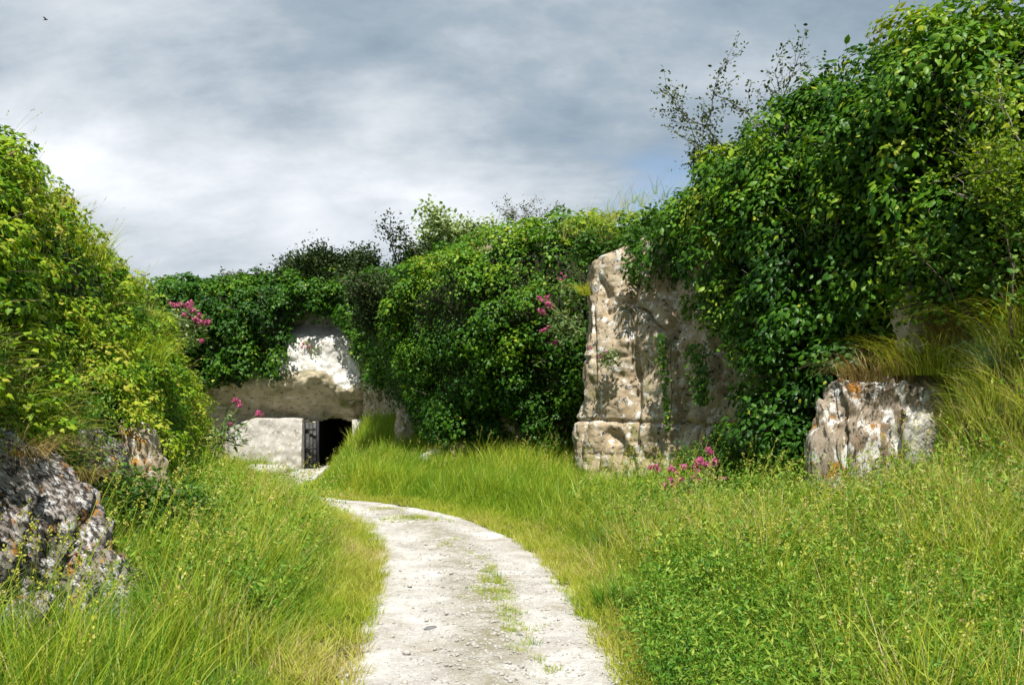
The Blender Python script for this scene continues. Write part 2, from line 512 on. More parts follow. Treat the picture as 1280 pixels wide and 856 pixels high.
def near(P, L):
    """distance to and index of the nearest sample of polyline L"""
    D = np.empty(len(P)); I = np.empty(len(P), int)
    for s in range(0, len(P), 20000):
        q = P[s:s + 20000]
        d = ((q[:, None, :] - L[None, :, :2]) ** 2).sum(2)
        I[s:s + 20000] = d.argmin(1)
        D[s:s + 20000] = np.sqrt(d.min(1))
    return D, I


PT = norm(np.gradient(PATH[:, :2], axis=0))


def path_side(P):
    d, i = near(P, PATH)
    v = P - PATH[i, :2]
    cr = PT[i, 0] * v[:, 1] - PT[i, 1] * v[:, 0]      # > 0: left of the path
    return d - PATH[i, 2] / 2, cr


def sstep(a, b, x):
    t = np.clip((x - a) / (b - a), 0, 1)
    return t * t * (3 - 2 * t)


def terrain(P):
    P = np.asarray(P, float)
    y = P[:, 1]
    z = -0.65 * sstep(11, 27, y)
    dp, cr = path_side(P)
    dp = np.maximum(dp, 0)
    dr, ir = near(P, RIGHT); dl, il = near(P, LEFT)
    left = cr > 0
    hb = np.where(left, LEFT[il, 2], RIGHT[ir, 2])
    dw = np.where(left, dl, dr)
    s = dp / (dp + dw + 1e-6)
    z = z + hb * (s ** 1.25)
    z = z + 0.30 * np.exp(-((P[:, 0] + 4.9) ** 2 + (P[:, 1] - 25.5) ** 2) / 1.0)
    z = z + 0.035 * fbm(np.c_[P * 1.3, np.zeros(len(P))], 3, 5) * np.clip(dp * 2, 0, 1)
    far = np.clip((np.abs(P[:, 0]) - 30) / 60, 0, 1) + np.clip((P[:, 1] - 50) / 60, 0, 1)
    return z * (1 - np.clip(far, 0, 1))


xs = np.concatenate([np.array([-900, -400, -150, -70, -35, -20]), np.arange(-14, -9, 0.6), np.arange(-9, 7.5, 0.14), np.arange(7.6, 12, 0.6), [16, 25, 45, 100, 350, 900]])
ys = np.concatenate([np.array([-900, -300, -90, -30, -12]), np.arange(-6, 2, 0.6), np.arange(2, 29.5, 0.15), np.array([31, 34, 40, 55, 90, 180, 450, 900])])
X, Y = np.meshgrid(xs, ys, indexing='ij')
P2 = np.c_[X.ravel(), Y.ravel()]
Zg = terrain(P2)
ground = link('ground', make_mesh('ground', np.c_[P2, Zg], grid_faces(len(xs), len(ys)), M_soil, True))
tag(ground, 'grassy ground between the overgrown chalk banks', kind='structure')

# the chalk path, a sheet lying on the ground
NW = 25
across = np.linspace(-0.5, 0.5, NW)
nrm = np.c_[PT[:, 1], -PT[:, 0]]
ragged = 0.16 * fbm(np.c_[PATH[:, :2] * 2.6, np.full(len(PATH), 3.3)], 4, 2)
ragged2 = 0.16 * fbm(np.c_[PATH[:, :2] * 2.6, np.full(len(PATH), 9.3)], 4, 4)
PP = np.empty((len(PATH), NW, 3))
for j, a in enumerate(across):
    off = a * PATH[:, 2] + np.where(a > 0, ragged, ragged2) * abs(a) * 2
    PP[:, j, :2] = PATH[:, :2] + nrm * off[:, None]
flat = PP.reshape(-1, 3)
flat[:, 2] = terrain(flat[:, :2])
aa = np.tile(across, len(PATH))
rut = -0.030 * (np.exp(-((aa - 0.24) / 0.13) ** 2) + np.exp(-((aa + 0.24) / 0.13) ** 2)) + 0.012 * np.exp(-(aa / 0.1) ** 2)
edge = np.clip((0.5 - np.abs(aa)) / 0.12, 0, 1)
flat[:, 2] += 0.035 * edge + rut * edge + 0.012 * fbm(flat * [3, 3, 0], 4, 9) - 0.012 * (1 - edge) + 0.006
mid = np.exp(-((aa - 0.02) / 0.13) ** 2)
path = link('path', make_mesh('path', flat, grid_faces(len(PATH), NW), M_path, True, {'mid': mid}))
tag(path, 'white chalk footpath curving left between the grass verges', kind='structure')


def ground_z(P):
    return terrain(np.asarray(P, float)[:, :2])


# ================================================================== leaves
def leaf_proto(l1=(0.46, 0.20), l2=(0.24, 0.55), fold=0.10, droop=0.10):
    V = np.array([(0, 0, 0), (0, 0.5, 0.0), (0, 1.0, -droop),
                  (-l1[0], l1[1], -fold), (-l2[0], l2[1], -fold * 0.7), (l1[0], l1[1], -fold), (l2[0], l2[1], -fold * 0.7)], float)
    V[:, 2] += fold * 0.8 * (np.abs(V[:, 0]) < 1e-6) * np.array([0, 1, 0.4, 0, 0, 0, 0])
    F = np.array([(0, 1, 3), (3, 1, 4), (4, 1, 2), (0, 5, 1), (5, 6, 1), (6, 2, 1)])
    return V, F


IVY = leaf_proto()
OVAL = leaf_proto((0.24, 0.25), (0.25, 0.62), 0.07, 0.12)
NARROW = leaf_proto((0.10, 0.25), (0.11, 0.6), 0.03, 0.2)
LANCE = (np.array([(0, 0, 0), (-0.16, 0.45, -0.03), (0, 1, -0.08), (0.16, 0.45, -0.03)], float), np.array([(0, 3, 2), (0, 2, 1)]))
SMALL = (np.array([(0, 0, 0), (-0.3, 0.5, -0.05), (0, 1, -0.1), (0.3, 0.5, -0.05)], float), np.array([(0, 3, 2), (0, 2, 1)]))


def leaf_arrays(P, N, T, size, tint, proto):
    V0, F0 = proto
    N = norm(N); T = norm(T - N * (T * N).sum(1, keepdims=True)); B = np.cross(T, N)
    s = np.asarray(size).reshape(-1, 1, 1)
    V = P[:, None] + s * (V0[None, :, 0:1] * B[:, None] + V0[None, :, 1:2] * T[:, None] + V0[None, :, 2:3] * N[:, None])
    k = len(V0)
    F = F0[None] + (np.arange(len(P)) * k)[:, None, None]
    return V.reshape(-1, 3), F.reshape(-1, 3), np.repeat(tint, k)


def on_grid(G, n, keep=None):
    """n area-weighted random points on a surface grid -> P, N and the flat cell index"""
    a, b, c, d = G[:-1, :-1], G[1:, :-1], G[1:, 1:], G[:-1, 1:]
    nn = np.cross(c - a, d - b)
    area = np.linalg.norm(nn, axis=2)
    if keep is not None:
        area = area * keep
    w = area.ravel() / area.sum()
    idx = rng.choice(len(w), n, p=w)
    u, v = rng.random((n, 1)), rng.random((n, 1))
    f = lambda q: q.reshape(-1, 3)[idx]
    P = f(a) * (1 - u) * (1 - v) + f(b) * u * (1 - v) + f(c) * u * v + f(d) * (1 - u) * v
    return P, norm(f(nn)), idx


def clump_leaves(C, N, R, per, up=0.45, spread=0.75, squash=0.8):
    """leaves on the outer side of clumps centred at C with outward N and radius R"""
    n = len(C)
    k = np.maximum((per * (R / R.mean()) ** 2).astype(int), 4)
    i = np.repeat(np.arange(n), k)
    m = len(i)
    d = norm(N[i] * 0.9 + np.array([0, 0, up]) + rng.normal(0, spread, (m, 3)))
    rr = (R[i] * rng.uniform(0.72, 1.06, m))[:, None]
    P = C[i] + d * rr * [1, 1, squash]
    nn = norm(d + [0, 0, 0.35] + rng.normal(0, 0.38, (m, 3)))
    t = norm(d * 0.55 + [0, 0, -0.55] + rng.normal(0, 0.55, (m, 3)))
    return P, nn, t, i


def sprigs(G, n, keep, length, leaf, perleaf=9):
    """shoots that stick out of a leafy surface: stems and leaves along them"""
    P, N, _ = on_grid(G, n, keep)
    stems, LP, LN, LT = [], [], [], []
    for p, nn in zip(P, N):
        L = length * rng.uniform(0.5, 1.3)
        d = norm(nn * 0.7 + np.array([0, 0, 0.9]) + rng.normal(0, 0.35, 3))
        b = norm(nn + rng.normal(0, 0.4, 3)) * 0.35 - np.array([0, 0, 0.2])
        t = np.linspace(0, 1, 5)[:, None]
        pts = p + d * L * t + b * L * t * t
        stems.append(pts)
        kk = perleaf
        tt = rng.uniform(0.15, 1.0, kk)
        pos = np.array([np.interp(tt, t[:, 0], pts[:, c]) for c in range(3)]).T
        side = norm(rng.normal(0, 1, (kk, 3)))
        LP.append(pos); LT.append(norm(side + d * 0.7)); LN.append(norm(rng.normal(0, 0.5, (kk, 3)) + [0, 0, 1.0]))
    if not stems:
        return [], np.zeros((0, 3)), np.zeros((0, 3)), np.zeros((0, 3))
    return stems, np.concatenate(LP), np.concatenate(LN), np.concatenate(LT)


def hull(stations, nu, nv, bulge_profile=None, amp=0.22, freq=0.9, seed=1, back=2.6, hem=0.25):
    """a bulging curtain along a plan line: stations are x, y, z_bottom, z_top, bulge"""
    S = interp_poly(stations, nu)
    t = norm(np.gradient(S[:, :2], axis=0))
    out = np.c_[-t[:, 1], t[:, 0]]
    # make 'out' point towards the camera side
    if np.mean((out * (np.array([0, 4.0]) - S[:, :2])).sum(1)) < 0:
        out = -out
    prof = np.array(bulge_profile or [(-0.05, 0.0), (0.28, 0.10), (0.65, 0.30), (1.0, 0.52), (0.92, 0.74), (0.5, 0.93), (0.0, 1.0), (-0.5, 1.02), (-1.0, 1.0)])
    k = np.linspace(0, len(prof) - 1, nv)
    po = np.interp(k, np.arange(len(prof)), prof[:, 0]); pz = np.interp(k, np.arange(len(prof)), prof[:, 1])
    ker = np.array([1, 2, 3, 2, 1]) / 9
    po = np.convolve(np.pad(po, 2, 'edge'), ker, 'valid'); pz = np.convolve(np.pad(pz, 2, 'edge'), ker, 'valid')
    zb = S[:, 2] + hem * fbm(np.c_[S[:, :2] * 2.2, np.full(nu, seed * 3.1)], 3, seed)
    H = np.maximum(S[:, 3] - zb, 0.2)
    off = np.where(po[None] > 0, po[None] * S[:, 4:5], po[None] * back)
    G = np.empty((nu, nv, 3))
    G[:, :, 0] = S[:, 0:1] + out[:, 0:1] * off
    G[:, :, 1] = S[:, 1:2] + out[:, 1:2] * off
    G[:, :, 2] = zb[:, None] + pz[None] * H[:, None]
    N = grid_normals(G)
    c = G.reshape(-1, 3)
    if np.mean((N[:, nv // 3, :2] * out).sum(1)) < 0:
        G = G[::-1].copy(); N = grid_normals(G)
        c = G.reshape(-1, 3)
    disp = amp * fbm(c * freq, 2, seed) + amp * 0.5 * fbm(c * freq * 2.7, 2, seed + 5)
    G = G + N * disp.reshape(G.shape[0], nv, 1)
    return G, grid_normals(G)


VAR = {}


def leaf_objects(parent, P, N, T, size, proto, mats, count=300):
    """the leaves that show largest become parts of their own (shared mesh data)"""
    view = norm(np.array([0, 0, EYE]) - P)
    N = np.where(((N * view).sum(1) < 0)[:, None], -N, N)
    T = norm(T - N * (T * N).sum(1, keepdims=True)); B = np.cross(T, N)
    base = np.array(parent.location)
    for i in range(min(count, len(P))):
        me = mats[i % len(mats)]
        o = bpy.data.objects.new('leaf', me)
        s = size[i]
        M = Matrix(((B[i, 0] * s, T[i, 0] * s, N[i, 0] * s, P[i, 0] - base[0]),
                    (B[i, 1] * s, T[i, 1] * s, N[i, 1] * s, P[i, 1] - base[1]),
                    (B[i, 2] * s, T[i, 2] * s, N[i, 2] * s, P[i, 2] - base[2]), (0, 0, 0, 1)))
        COL.objects.link(o)
        o.parent = parent
        o.matrix_basis = M


def leaf_variants(proto, mat, tints):
    return [make_mesh('leaf', proto[0], proto[1], mat, False, {'tint': np.full(len(proto[0]), t)}) for t in tints]


def pix(P):
    """picture columns and rows (photo pixels) of world points; only to see what the camera would show large"""
    return 640 + 1050 * P[:, 0] / P[:, 1], 500 - 1050 * (P[:, 2] - EYE) / P[:, 1]


def ivy(name, label, cat, stations, nu, nv, leaf, nclump, per, nbase, mat, proto=IVY, R=(0.2, 0.42), tint=(0.45, 0.2), amp=0.22, freq=0.9,
        seed=1, keepf=None, nsprig=0, sprig_len=0.35, own=0, hem=0.25, G=None, profile=None, tint_top=0.0, topz=(0, 1), mat_inset=0.10, twigs=0, back=2.6, spread=0.75, pop=0.75, under=0.22, alt=None):
    if G is None:
        G, N = hull(stations, nu, nv, profile, amp, freq, seed, back, hem)
    else:
        N = grid_normals(G)
    keep = None
    if keepf is not None:
        cc = (G[:-1, :-1] + G[1:, 1:]) / 2
        keep = keepf(cc.reshape(-1, 3)).reshape(cc.shape[:2]).astype(float)
    lowest = G.reshape(-1, 3)
    root = thing(name, label, cat, (lowest[:, 0].mean(), lowest[:, 1].mean(), lowest[:, 2].min()))
    inner = G - N * mat_inset
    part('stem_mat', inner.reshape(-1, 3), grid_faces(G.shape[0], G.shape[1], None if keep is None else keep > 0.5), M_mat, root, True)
    # clumps
    C, CN, _ = on_grid(G, int(nclump * 1.35), keep)
    solid = fbm(C * 1.5, 2, seed + 60) > -0.22
    C, CN = C[solid], CN[solid]
    nclump = len(C)
    Rr = rng.uniform(R[0], R[1], nclump)
    C = C + CN * (Rr * rng.uniform(-0.1, pop, nclump))[:, None]
    ct = rng.normal(tint[0], tint[1] * 0.55, nclump) + 0.25 * fbm(C * 0.7, 2, seed + 40)
    P, nn, t, ci = clump_leaves(C, CN, Rr, per, spread=spread)
    tn = ct[ci] + rng.normal(0, tint[1] * 0.6, len(P))
    # the closed layer underneath, tinted darker as painted shade between the clumps
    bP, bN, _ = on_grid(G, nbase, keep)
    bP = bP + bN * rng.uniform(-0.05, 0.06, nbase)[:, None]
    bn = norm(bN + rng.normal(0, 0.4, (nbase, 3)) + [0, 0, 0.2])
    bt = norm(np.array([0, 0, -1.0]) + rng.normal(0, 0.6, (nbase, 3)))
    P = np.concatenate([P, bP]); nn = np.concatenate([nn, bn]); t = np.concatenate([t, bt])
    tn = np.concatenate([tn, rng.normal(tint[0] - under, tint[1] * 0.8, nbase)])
    mb = MB()
    if nsprig:
        st, sP, sN, sT = sprigs(G, nsprig, keep, sprig_len, leaf)
        for s in st:
            mb.tube(s, np.linspace(0.006, 0.002, len(s)), 3)
        P = np.concatenate([P, sP]); nn = np.concatenate([nn, sN]); t = np.concatenate([t, sT])
        tn = np.concatenate([tn, rng.normal(tint[0] + 0.12, tint[1], len(sP))])
    for q in range(twigs):
        p, m, _ = on_grid(G, 1, keep)
        d = norm(rng.normal(0, 1, 3) * [1, 1, 0.5] + m[0] * 0.3)
        L = rng.uniform(0.25, 0.65)
        tt = np.linspace(0, 1, 5)[:, None]
        mb.tube(p[0] + m[0] * 0.12 + d * L * tt + rng.normal(0, 0.03, (5, 3)), np.linspace(0.012, 0.004, 5), 4)
    if mb.n:
        V, F = mb.arr()
        part('stem', V, F, M_bare if twigs else M_twig, root, kind='stuff')
    # leaves yellower with height: the sunlit top is put into the tint
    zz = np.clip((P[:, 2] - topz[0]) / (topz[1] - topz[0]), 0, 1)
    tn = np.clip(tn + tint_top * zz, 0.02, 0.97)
    old = rng.random(len(tn)) < 0.007
    tn[old] = 1.0
    size = leaf * np.clip(rng.lognormal(-0.12, 0.32, len(P)), 0.4, 1.5)
    if own:
        cx, cy = pix(P)
        vis = (cx > 10) & (cx < 1270) & (cy > 5) & (cy < 850)
        view = norm(np.array([0, 0, EYE]) - P)
        big = size / np.linalg.norm(P, axis=1) * np.clip((nn * view).sum(1), 0, 1) * vis
        big[len(P) - 0:] = 0
        pick = np.argsort(-big)[: own * 4]
        pick = rng.permutation(pick)[:own]
        rest = np.ones(len(P), bool); rest[pick] = False
        leaf_objects(root, P[pick], nn[pick], t[pick], size[pick], proto, leaf_variants(proto, mat, np.quantile(tn, [0.15, 0.35, 0.5, 0.65, 0.85])), own)
        P, nn, t, size, tn = P[rest], nn[rest], t[rest], size[rest], tn[rest]
    other = np.zeros(len(P), bool)
    if alt is not None:                      # a second kind of leaf grows through in patches
        other = (fbm(P * 0.7 + 3.3, 2, seed + 77) + rng.normal(0, 0.12, len(P))) > 0.22
        V, F, tv = leaf_arrays(P[other], nn[other], t[other], size[other] * 0.72, np.clip(tn[other] + 0.08, 0.02, 0.97), alt)
        part('bramble_foliage', V, F, mat, root, False, {'tint': tv}, kind='stuff')
    V, F, tv = leaf_arrays(P[~other], nn[~other], t[~other], size[~other], tn[~other], proto)
    part('foliage', V, F, mat, root, False, {'tint': tv}, kind='stuff')
    return root, G, N


# ================================================================== cliffs and rocks
def sweep_rock(name, label, cat, stations, nu, nv, mat, amp, seed, lean=0.15, feats=None, back=3.0, strata=0.0, zoff=0.0):
    """a rock face along a plan line: stations x, y, z_bottom, z_top; closed at the back"""
    S = interp_poly(stations, nu)
    t = norm(np.gradient(S[:, :2], axis=0))
    out = np.c_[t[:, 1], -t[:, 0]]
    if np.mean((out * (np.array([-1.0, 5.0]) - S[:, :2])).sum(1)) < 0:
        out = -out
    v = np.linspace(0, 1, nv)
    G = np.empty((nu, nv, 3))
    H = (S[:, 3] - S[:, 2])[:, None]
    off = -lean * H * v[None] ** 2.2
    G[:, :, 0] = S[:, 0:1] + out[:, 0:1] * off
    G[:, :, 1] = S[:, 1:2] + out[:, 1:2] * off
    G[:, :, 2] = S[:, 2:3] + H * v[None]
    N3 = np.zeros_like(G); N3[:, :, :2] = out[:, None]
    c = G.reshape(-1, 3)
    d = amp * fbm(c * [0.9, 0.9, 1.1], 5, seed, 0.55) + amp * 0.28 * fbm(c * 6, 4, seed + 3, 0.6)
    cr = np.abs(fbm(c * [1.1, 1.1, 0.5] + 5, 3, seed + 9))
    d -= amp * 0.7 * np.exp(-(cr / 0.05) ** 2)
    if strata:
        q = c[:, 2] + 0.06 * fbm(c * 1.5, 3, seed + 21)
        for zz, w, dep, top in [s for s in strata]:
            d -= dep * np.exp(-((q - zz) / w) ** 2)
    if feats is not None:
        d = d + feats(c)
    G = G + N3 * d.reshape(nu, nv, 1)
    # cap: run back from the top edge and down behind
    caps = [G]
    top = G[:, -1]
    for bk, dz in ((0.4, 0.12), (1.0, 0.15), (back, 0.1), (back, -2.5)):
        row = top.copy()
        row[:, :2] -= out * bk
        row[:, 2] += dz + 0.05 * fbm(row * 2, 2, seed + 30)
        caps.append(row[:, None])
    A = np.concatenate(caps, 1)
    root = thing(name, label, cat, (S[:, 0].mean(), S[:, 1].mean(), S[:, 2].min()))
    part('face', A.reshape(-1, 3), grid_faces(nu, A.shape[1]), mat, root, True)
    return root, A


CLIFF_TOP = -0.25
sweep_rock('chalk_cliff', 'brown weathered chalk rock face standing out of the grass with ivy hanging over it', 'cliff',
           [(9.0, 8.5, 0.6, 5.0), (7.0, 8.2, 0.6, 5.0), (5.8, 8.1, 0.6, 5.0), (5.0, 8.45, 0.4, 5.0), (4.3, 9.5, 0.2, 5.3), (3.85, 10.35, 0.1, 5.4), (3.3, 11.3, 0, 5.2), (2.85, 12.0, 0, 4.7), (2.47, 12.68, -0.1, 4.5), (2.05, 13.2, -0.2, 4.3),
            (1.60, 13.50, -0.2, 4.05), (1.25, 13.72, -0.2, 3.92), (1.13, 14.1, -0.2, 3.9), (1.25, 15.0, -0.2, 3.95), (1.75, 16.6, -0.2, 4.2)],
           420, 170, M_rock_main, 0.20, 3, lean=0.05, strata=[(1.25, 0.035, 0.09, 0), (0.72, 0.02, 0.025, 0), (2.3, 0.03, 0.03, 0)],
           feats=lambda c: -0.16 * np.exp(-((c[:, 0] - 1.95) / 0.06) ** 2) * (c[:, 2] > 0.9) - 0.13 * np.exp(-((c[:, 0] - 2.87 - 0.02 * np.sin(c[:, 2] * 5)) / 0.035) ** 2) - 0.10 * np.exp(-((c[:, 0] - 2.45) / 0.05) ** 2)
           + 0.03 * sstep(1.35, 1.2, c[:, 2]) * (c[:, 0] < 2.3))

sweep_rock('chalk_cliff', 'shaded chalk cliff buried under the tall round ivy mass behind the rock pillar', 'cliff',
           [(2.4, 17.1, -0.6, 4.9), (1.2, 17.4, -0.6, 5.0), (0.0, 17.9, -0.6, 5.0), (-1.0, 18.5, -0.6, 5.0), (-1.8, 19.6, -0.6, 5.0), (-2.5, 21.3, -0.6, 4.9), (-3.1, 23.2, -0.6, 4.9), (-3.9, 24.9, -0.6, 4.9), (-4.7, 26.5, -0.6, 5.0), (-5.0, 28.4, -0.6, 5.0)],
           260, 70, M_rock_main, 0.25, 8, lean=0.04, back=4)

# --- cliff with the cave mouth
CAVE_Y = 28.0
nx, nz = 260, 150
cx = np.linspace(-15.0, -4.3, nx); cz = np.linspace(-1.2, 5.2, nz)
CX, CZ = np.meshgrid(cx, cz, indexing='ij')
lipz = 2.25 + 0.10 * np.sin(CX * 1.7) + 0.12 * np.clip(-(CX + 6.2), -1, 3)
lipz = lipz + 0.30 * fbm(np.c_[cx * 1.3, np.zeros(nx), np.zeros(nx)], 3, 77)[:, None]
under = sstep(0.75, 1.0, CZ / lipz) * 1.0
D = np.where(CZ > lipz, 1.15 - 0.30 * sstep(0, 1.7, CZ - lipz), 1.15 - 1.15 * sstep(0, 1.5, lipz - CZ))
D = np.where((CZ > 3.5), D * (1 - 0.7 * sstep(3.5, 4.2, CZ)), D)
D = np.where(CX < -8.0, D * (1 - 0.5 * sstep(-8.0, -10.5, CX)), D)
c3 = np.c_[CX.ravel(), np.zeros(CX.size), CZ.ravel()]
D = D + (0.32 * fbm(c3 * 1.1, 5, 31, 0.6) + 0.08 * fbm(c3 * 5, 4, 33, 0.6)).reshape(CX.shape)
Gc = np.stack([CX + 0.05 * fbm(c3 * 2, 3, 35).reshape(CX.shape), CAVE_Y - D + 0.10 * np.maximum(CX + 9, 0) * 0, CZ], 2)
DOOR = (-6.72, -5.02, -1.3, 0.93)
mx_, mz_ = (CX[:-1, :-1] + CX[1:, 1:]) / 2, (CZ[:-1, :-1] + CZ[1:, 1:]) / 2
lint = DOOR[3] + 0.06 * np.sin(mx_ * 4)
hole = (mx_ > DOOR[0]) & (mx_ < DOOR[1]) & (mz_ < lint)
low = (mz_ < (lipz[:-1, :-1] + 0.02))
cave = thing('chalk_cliff', 'pale chalk cliff with a jutting lip above the dark cave mouth', 'cliff', (-8, CAVE_Y, -0.6))
part('upper_face', Gc.reshape(-1, 3), grid_faces(nx, nz, ~hole & ~low), M_cave, cave, True)
part('overhang', Gc.reshape(-1, 3), grid_faces(nx, nz, ~hole & low), M_cave_low, cave, True)
topr = Gc[:, -1]
cap = np.stack([topr, topr + [0, 1.2, 0.1], topr + [0, 5, 0.1], topr + [0, 5, -2.5]], 1)
part('cliff_top', cap.reshape(-1, 3), grid_faces(nx, 4), M_soil, cave, True)
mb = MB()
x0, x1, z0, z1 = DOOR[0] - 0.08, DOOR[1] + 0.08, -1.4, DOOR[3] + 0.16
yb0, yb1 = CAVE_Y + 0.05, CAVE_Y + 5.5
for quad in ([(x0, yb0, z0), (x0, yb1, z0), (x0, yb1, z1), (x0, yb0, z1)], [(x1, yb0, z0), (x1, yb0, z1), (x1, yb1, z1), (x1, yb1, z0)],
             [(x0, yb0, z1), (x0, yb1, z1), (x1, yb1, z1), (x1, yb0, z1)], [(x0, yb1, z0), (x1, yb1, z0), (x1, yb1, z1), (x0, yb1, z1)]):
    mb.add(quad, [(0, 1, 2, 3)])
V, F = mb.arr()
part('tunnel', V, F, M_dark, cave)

# --- limewashed wall left of the cave mouth
nx2, nz2 = 90, 50
u = np.linspace(0, 1, nx2); w = np.linspace(0, 1, nz2)
U, W = np.meshgrid(u, w, indexing='ij')
wx = -9.3 + U * 2.56
ztop = 0.66 + 0.34 * sstep(0.0, 0.45, U) + 0.05 * fbm(np.c_[U.ravel() * 7, np.zeros(U.size), np.zeros(U.size)], 4, 57).reshape(U.shape)
wz = -1.3 + W * (ztop + 1.3)
q = np.c_[wx.ravel(), np.zeros(wx.size), wz.ravel()]
wy = 26.85 - 0.55 * (1 - U) * 0.3 - (0.14 * fbm(q * 1.2, 4, 51) + 0.035 * fbm(q * 6, 3, 53)).reshape(wx.shape) + 0.10 * W + 0.5 * np.exp(-((U - 0.0) / 0.08) ** 2)
Gw = np.stack([wx, wy, wz], 2)
back_row = Gw[:, -1] + [0, 0.22, 0.02]
back2 = Gw[:, -1] + [0, 1.2, 0.0]
Gw2 = np.concatenate([Gw, back_row[:, None], back2[:, None]], 1)
endc = np.stack([Gw[-1], Gw[-1] + [0.03, 0.3, 0], Gw[-1] + [0.03, 0.9, 0]], 1)
wall = thing('chalk_wall', 'low whitewashed chalk wall beside the dark cave door', 'wall', (-8.1, 27.2, -0.6))
part('wall_face', Gw2.reshape(-1, 3), grid_faces(nx2, nz2 + 2), M_slab, wall, True)
part('wall_end', endc.reshape(-1, 3), grid_faces(nz2, 3), M_slab, wall, True)

pier = thing('chalk_pier', 'small pale chalk pier at the right side of the cave mouth', 'pier', (-4.85, 27.3, -0.4))
mb = MB(); mb.box((-5.12, 26.95, -0.6), (-4.55, 28.2, 0.98), 0.02)
V, F = mb.arr()
part('pier_block', V, F, M_slab, pier)

# --- half-open plank door
door = thing('wooden_door', 'dark grey wooden door standing ajar in the cave mouth', 'door', (-6.70, 27.25, -0.6))
for k in range(3):
    mb = MB()
    mb.box((-6.69 + k * 0.105, 27.24 + k * 0.06 + 0.01 * (k % 2), -0.62), (-6.595 + k * 0.105, 27.285 + k * 0.06 + 0.01 * (k % 2), 0.86 + rng.uniform(-0.02, 0.02)), 0.003)
    V, F = mb.arr(); part('plank', V, F, M_wood, door)
for dx, dy in ((-0.07, -0.07), (0.32, 0.18)):
    mb = MB(); mb.box((-6.70 + dx, 27.2 + dy, -0.64), (-6.62 + dx, 27.29 + dy, 0.93), 0.002)
    V, F = mb.arr(); part('post', V, F, M_iron, door)
for zc in (0.0, 0.62):
    mb = MB(); mb.box((-6.72, 27.16, zc), (-6.36, 27.195, zc + 0.07), 0.002)
    V, F = mb.arr(); o = part('rail', V, F, M_iron, door)


def boulder(name, label, cat, loc, rad, rot, mat, amp, seed, n=60, strata_dir=None, group=None, sgain=1.0, box=0.75):
    th = np.linspace(0, 2 * PI, n * 2, endpoint=False); ph = np.linspace(-PI / 2, PI / 2, n)
    TH, PH = np.meshgrid(th, ph, indexing='ij')
    sg = lambda x, e: np.sign(x) * np.abs(x) ** e
    d = np.stack([sg(np.cos(PH), box) * sg(np.cos(TH), box), sg(np.cos(PH), box) * sg(np.sin(TH), box), sg(np.sin(PH), box)], 2)
    P = d * np.array(rad)
    c = P.reshape(-1, 3)
    f = amp * fbm(c * 1.6 / max(rad) , 5, seed, 0.6) + 0.4 * amp * fbm(c * 6.0 / max(rad), 4, seed + 2, 0.6)
    if strata_dir is not None:
        a = np.array(strata_dir) / np.linalg.norm(strata_dir)
        k = (c @ a)
        along = c - np.outer(k, a)
        q = np.c_[k * 9, along[:, 0] * 2.2, along[:, 2] * 2.2]
        r = fbm(q * [1.2, 0.55, 0.55], 4, seed + 7, 0.55)
        f = f + sgain * (0.20 * sstep(-0.12, 0.12, r) + 0.05 * r)
        f = f - sgain * 0.10 * np.exp(-(fbm(q * [0.9, 0.3, 0.3] + 4, 3, seed + 13) / 0.06) ** 2)
    P = P + norm(d) * f.reshape(TH.shape + (1,))
    ca = Matrix.Rotation(rot[2], 3, 'Z') @ Matrix.Rotation(rot[1], 3, 'Y') @ Matrix.Rotation(rot[0], 3, 'X')
    P = P.reshape(-1, 3) @ np.array(ca).T + np.array(loc)
    nu, nv = TH.shape
    F = grid_faces(nu, nv)
    i = np.arange(nv - 1)
    wrap = np.stack([(nu - 1) * nv + i, i, i + 1, (nu - 1) * nv + i + 1], 1)
    o = link(name, make_mesh(name, P - np.array(loc), [np.concatenate([F, wrap])], mat, True), None, loc)
    tag(o, label, cat, group)
    return o


big_rock = boulder('chalk_rock', 'large layered grey and white rock with orange lichen at the foot of the left bank', 'rock', (-3.04, 4.62, 0.08), (0.64, 1.15, 1.10), (0.0, -0.46, 0.10), M_rock_lichen, 0.30, 4, n=170, strata_dir=(0.92, -0.25, 0.32), box=0.75, sgain=1.35)
boulder('chalk_rock', 'upright tan rock with ochre lichen below the bright ivy of the left bank', 'rock', (-3.50, 7.6, 0.80), (0.25, 0.28, 0.52), (0.1, -0.15, 0.4), rock_mat('ochre_chalk', (0.26, 0.20, 0.12), (0.46, 0.39, 0.29), white=0.3, orange=0.45, dark=0.25, stretch=(2.2, 2.2, 0.6), rot=(0, 0.3, 0)), 0.10, 12, n=80, strata_dir=(0.9, 0.2, 0.25), sgain=0.6)
boulder('chalk_rock', 'rough grey rock low in the grass beside the upright tan rock', 'rock', (-3.62, 6.75, 0.98), (0.22, 0.26, 0.22), (0, 0.4, 0.2), M_rock_lichen, 0.12, 22, n=70, strata_dir=(0.3, 0, 0.95))
boulder('chalk_rock', 'brown lichened rock face under the dry grass of the right bank', 'rock', (3.90, 8.95, 0.95), (0.62, 0.40, 0.86), (0.0, 0.0, -0.45), M_rock_right, 0.14, 31, n=120, strata_dir=(0.85, 0.4, 0.1), sgain=0.35, box=0.5)
boulder('chalk_rock', 'pale white slab at the right end of the lichened right bank rock', 'rock', (4.06, 8.34, 1.08), (0.15, 0.15, 0.40), (0, 0, -0.6), rock_mat('white_slab', (0.42, 0.39, 0.34), (0.6, 0.57, 0.52), white=0.4, orange=0.2, dark=0.25), 0.06, 41, n=40)
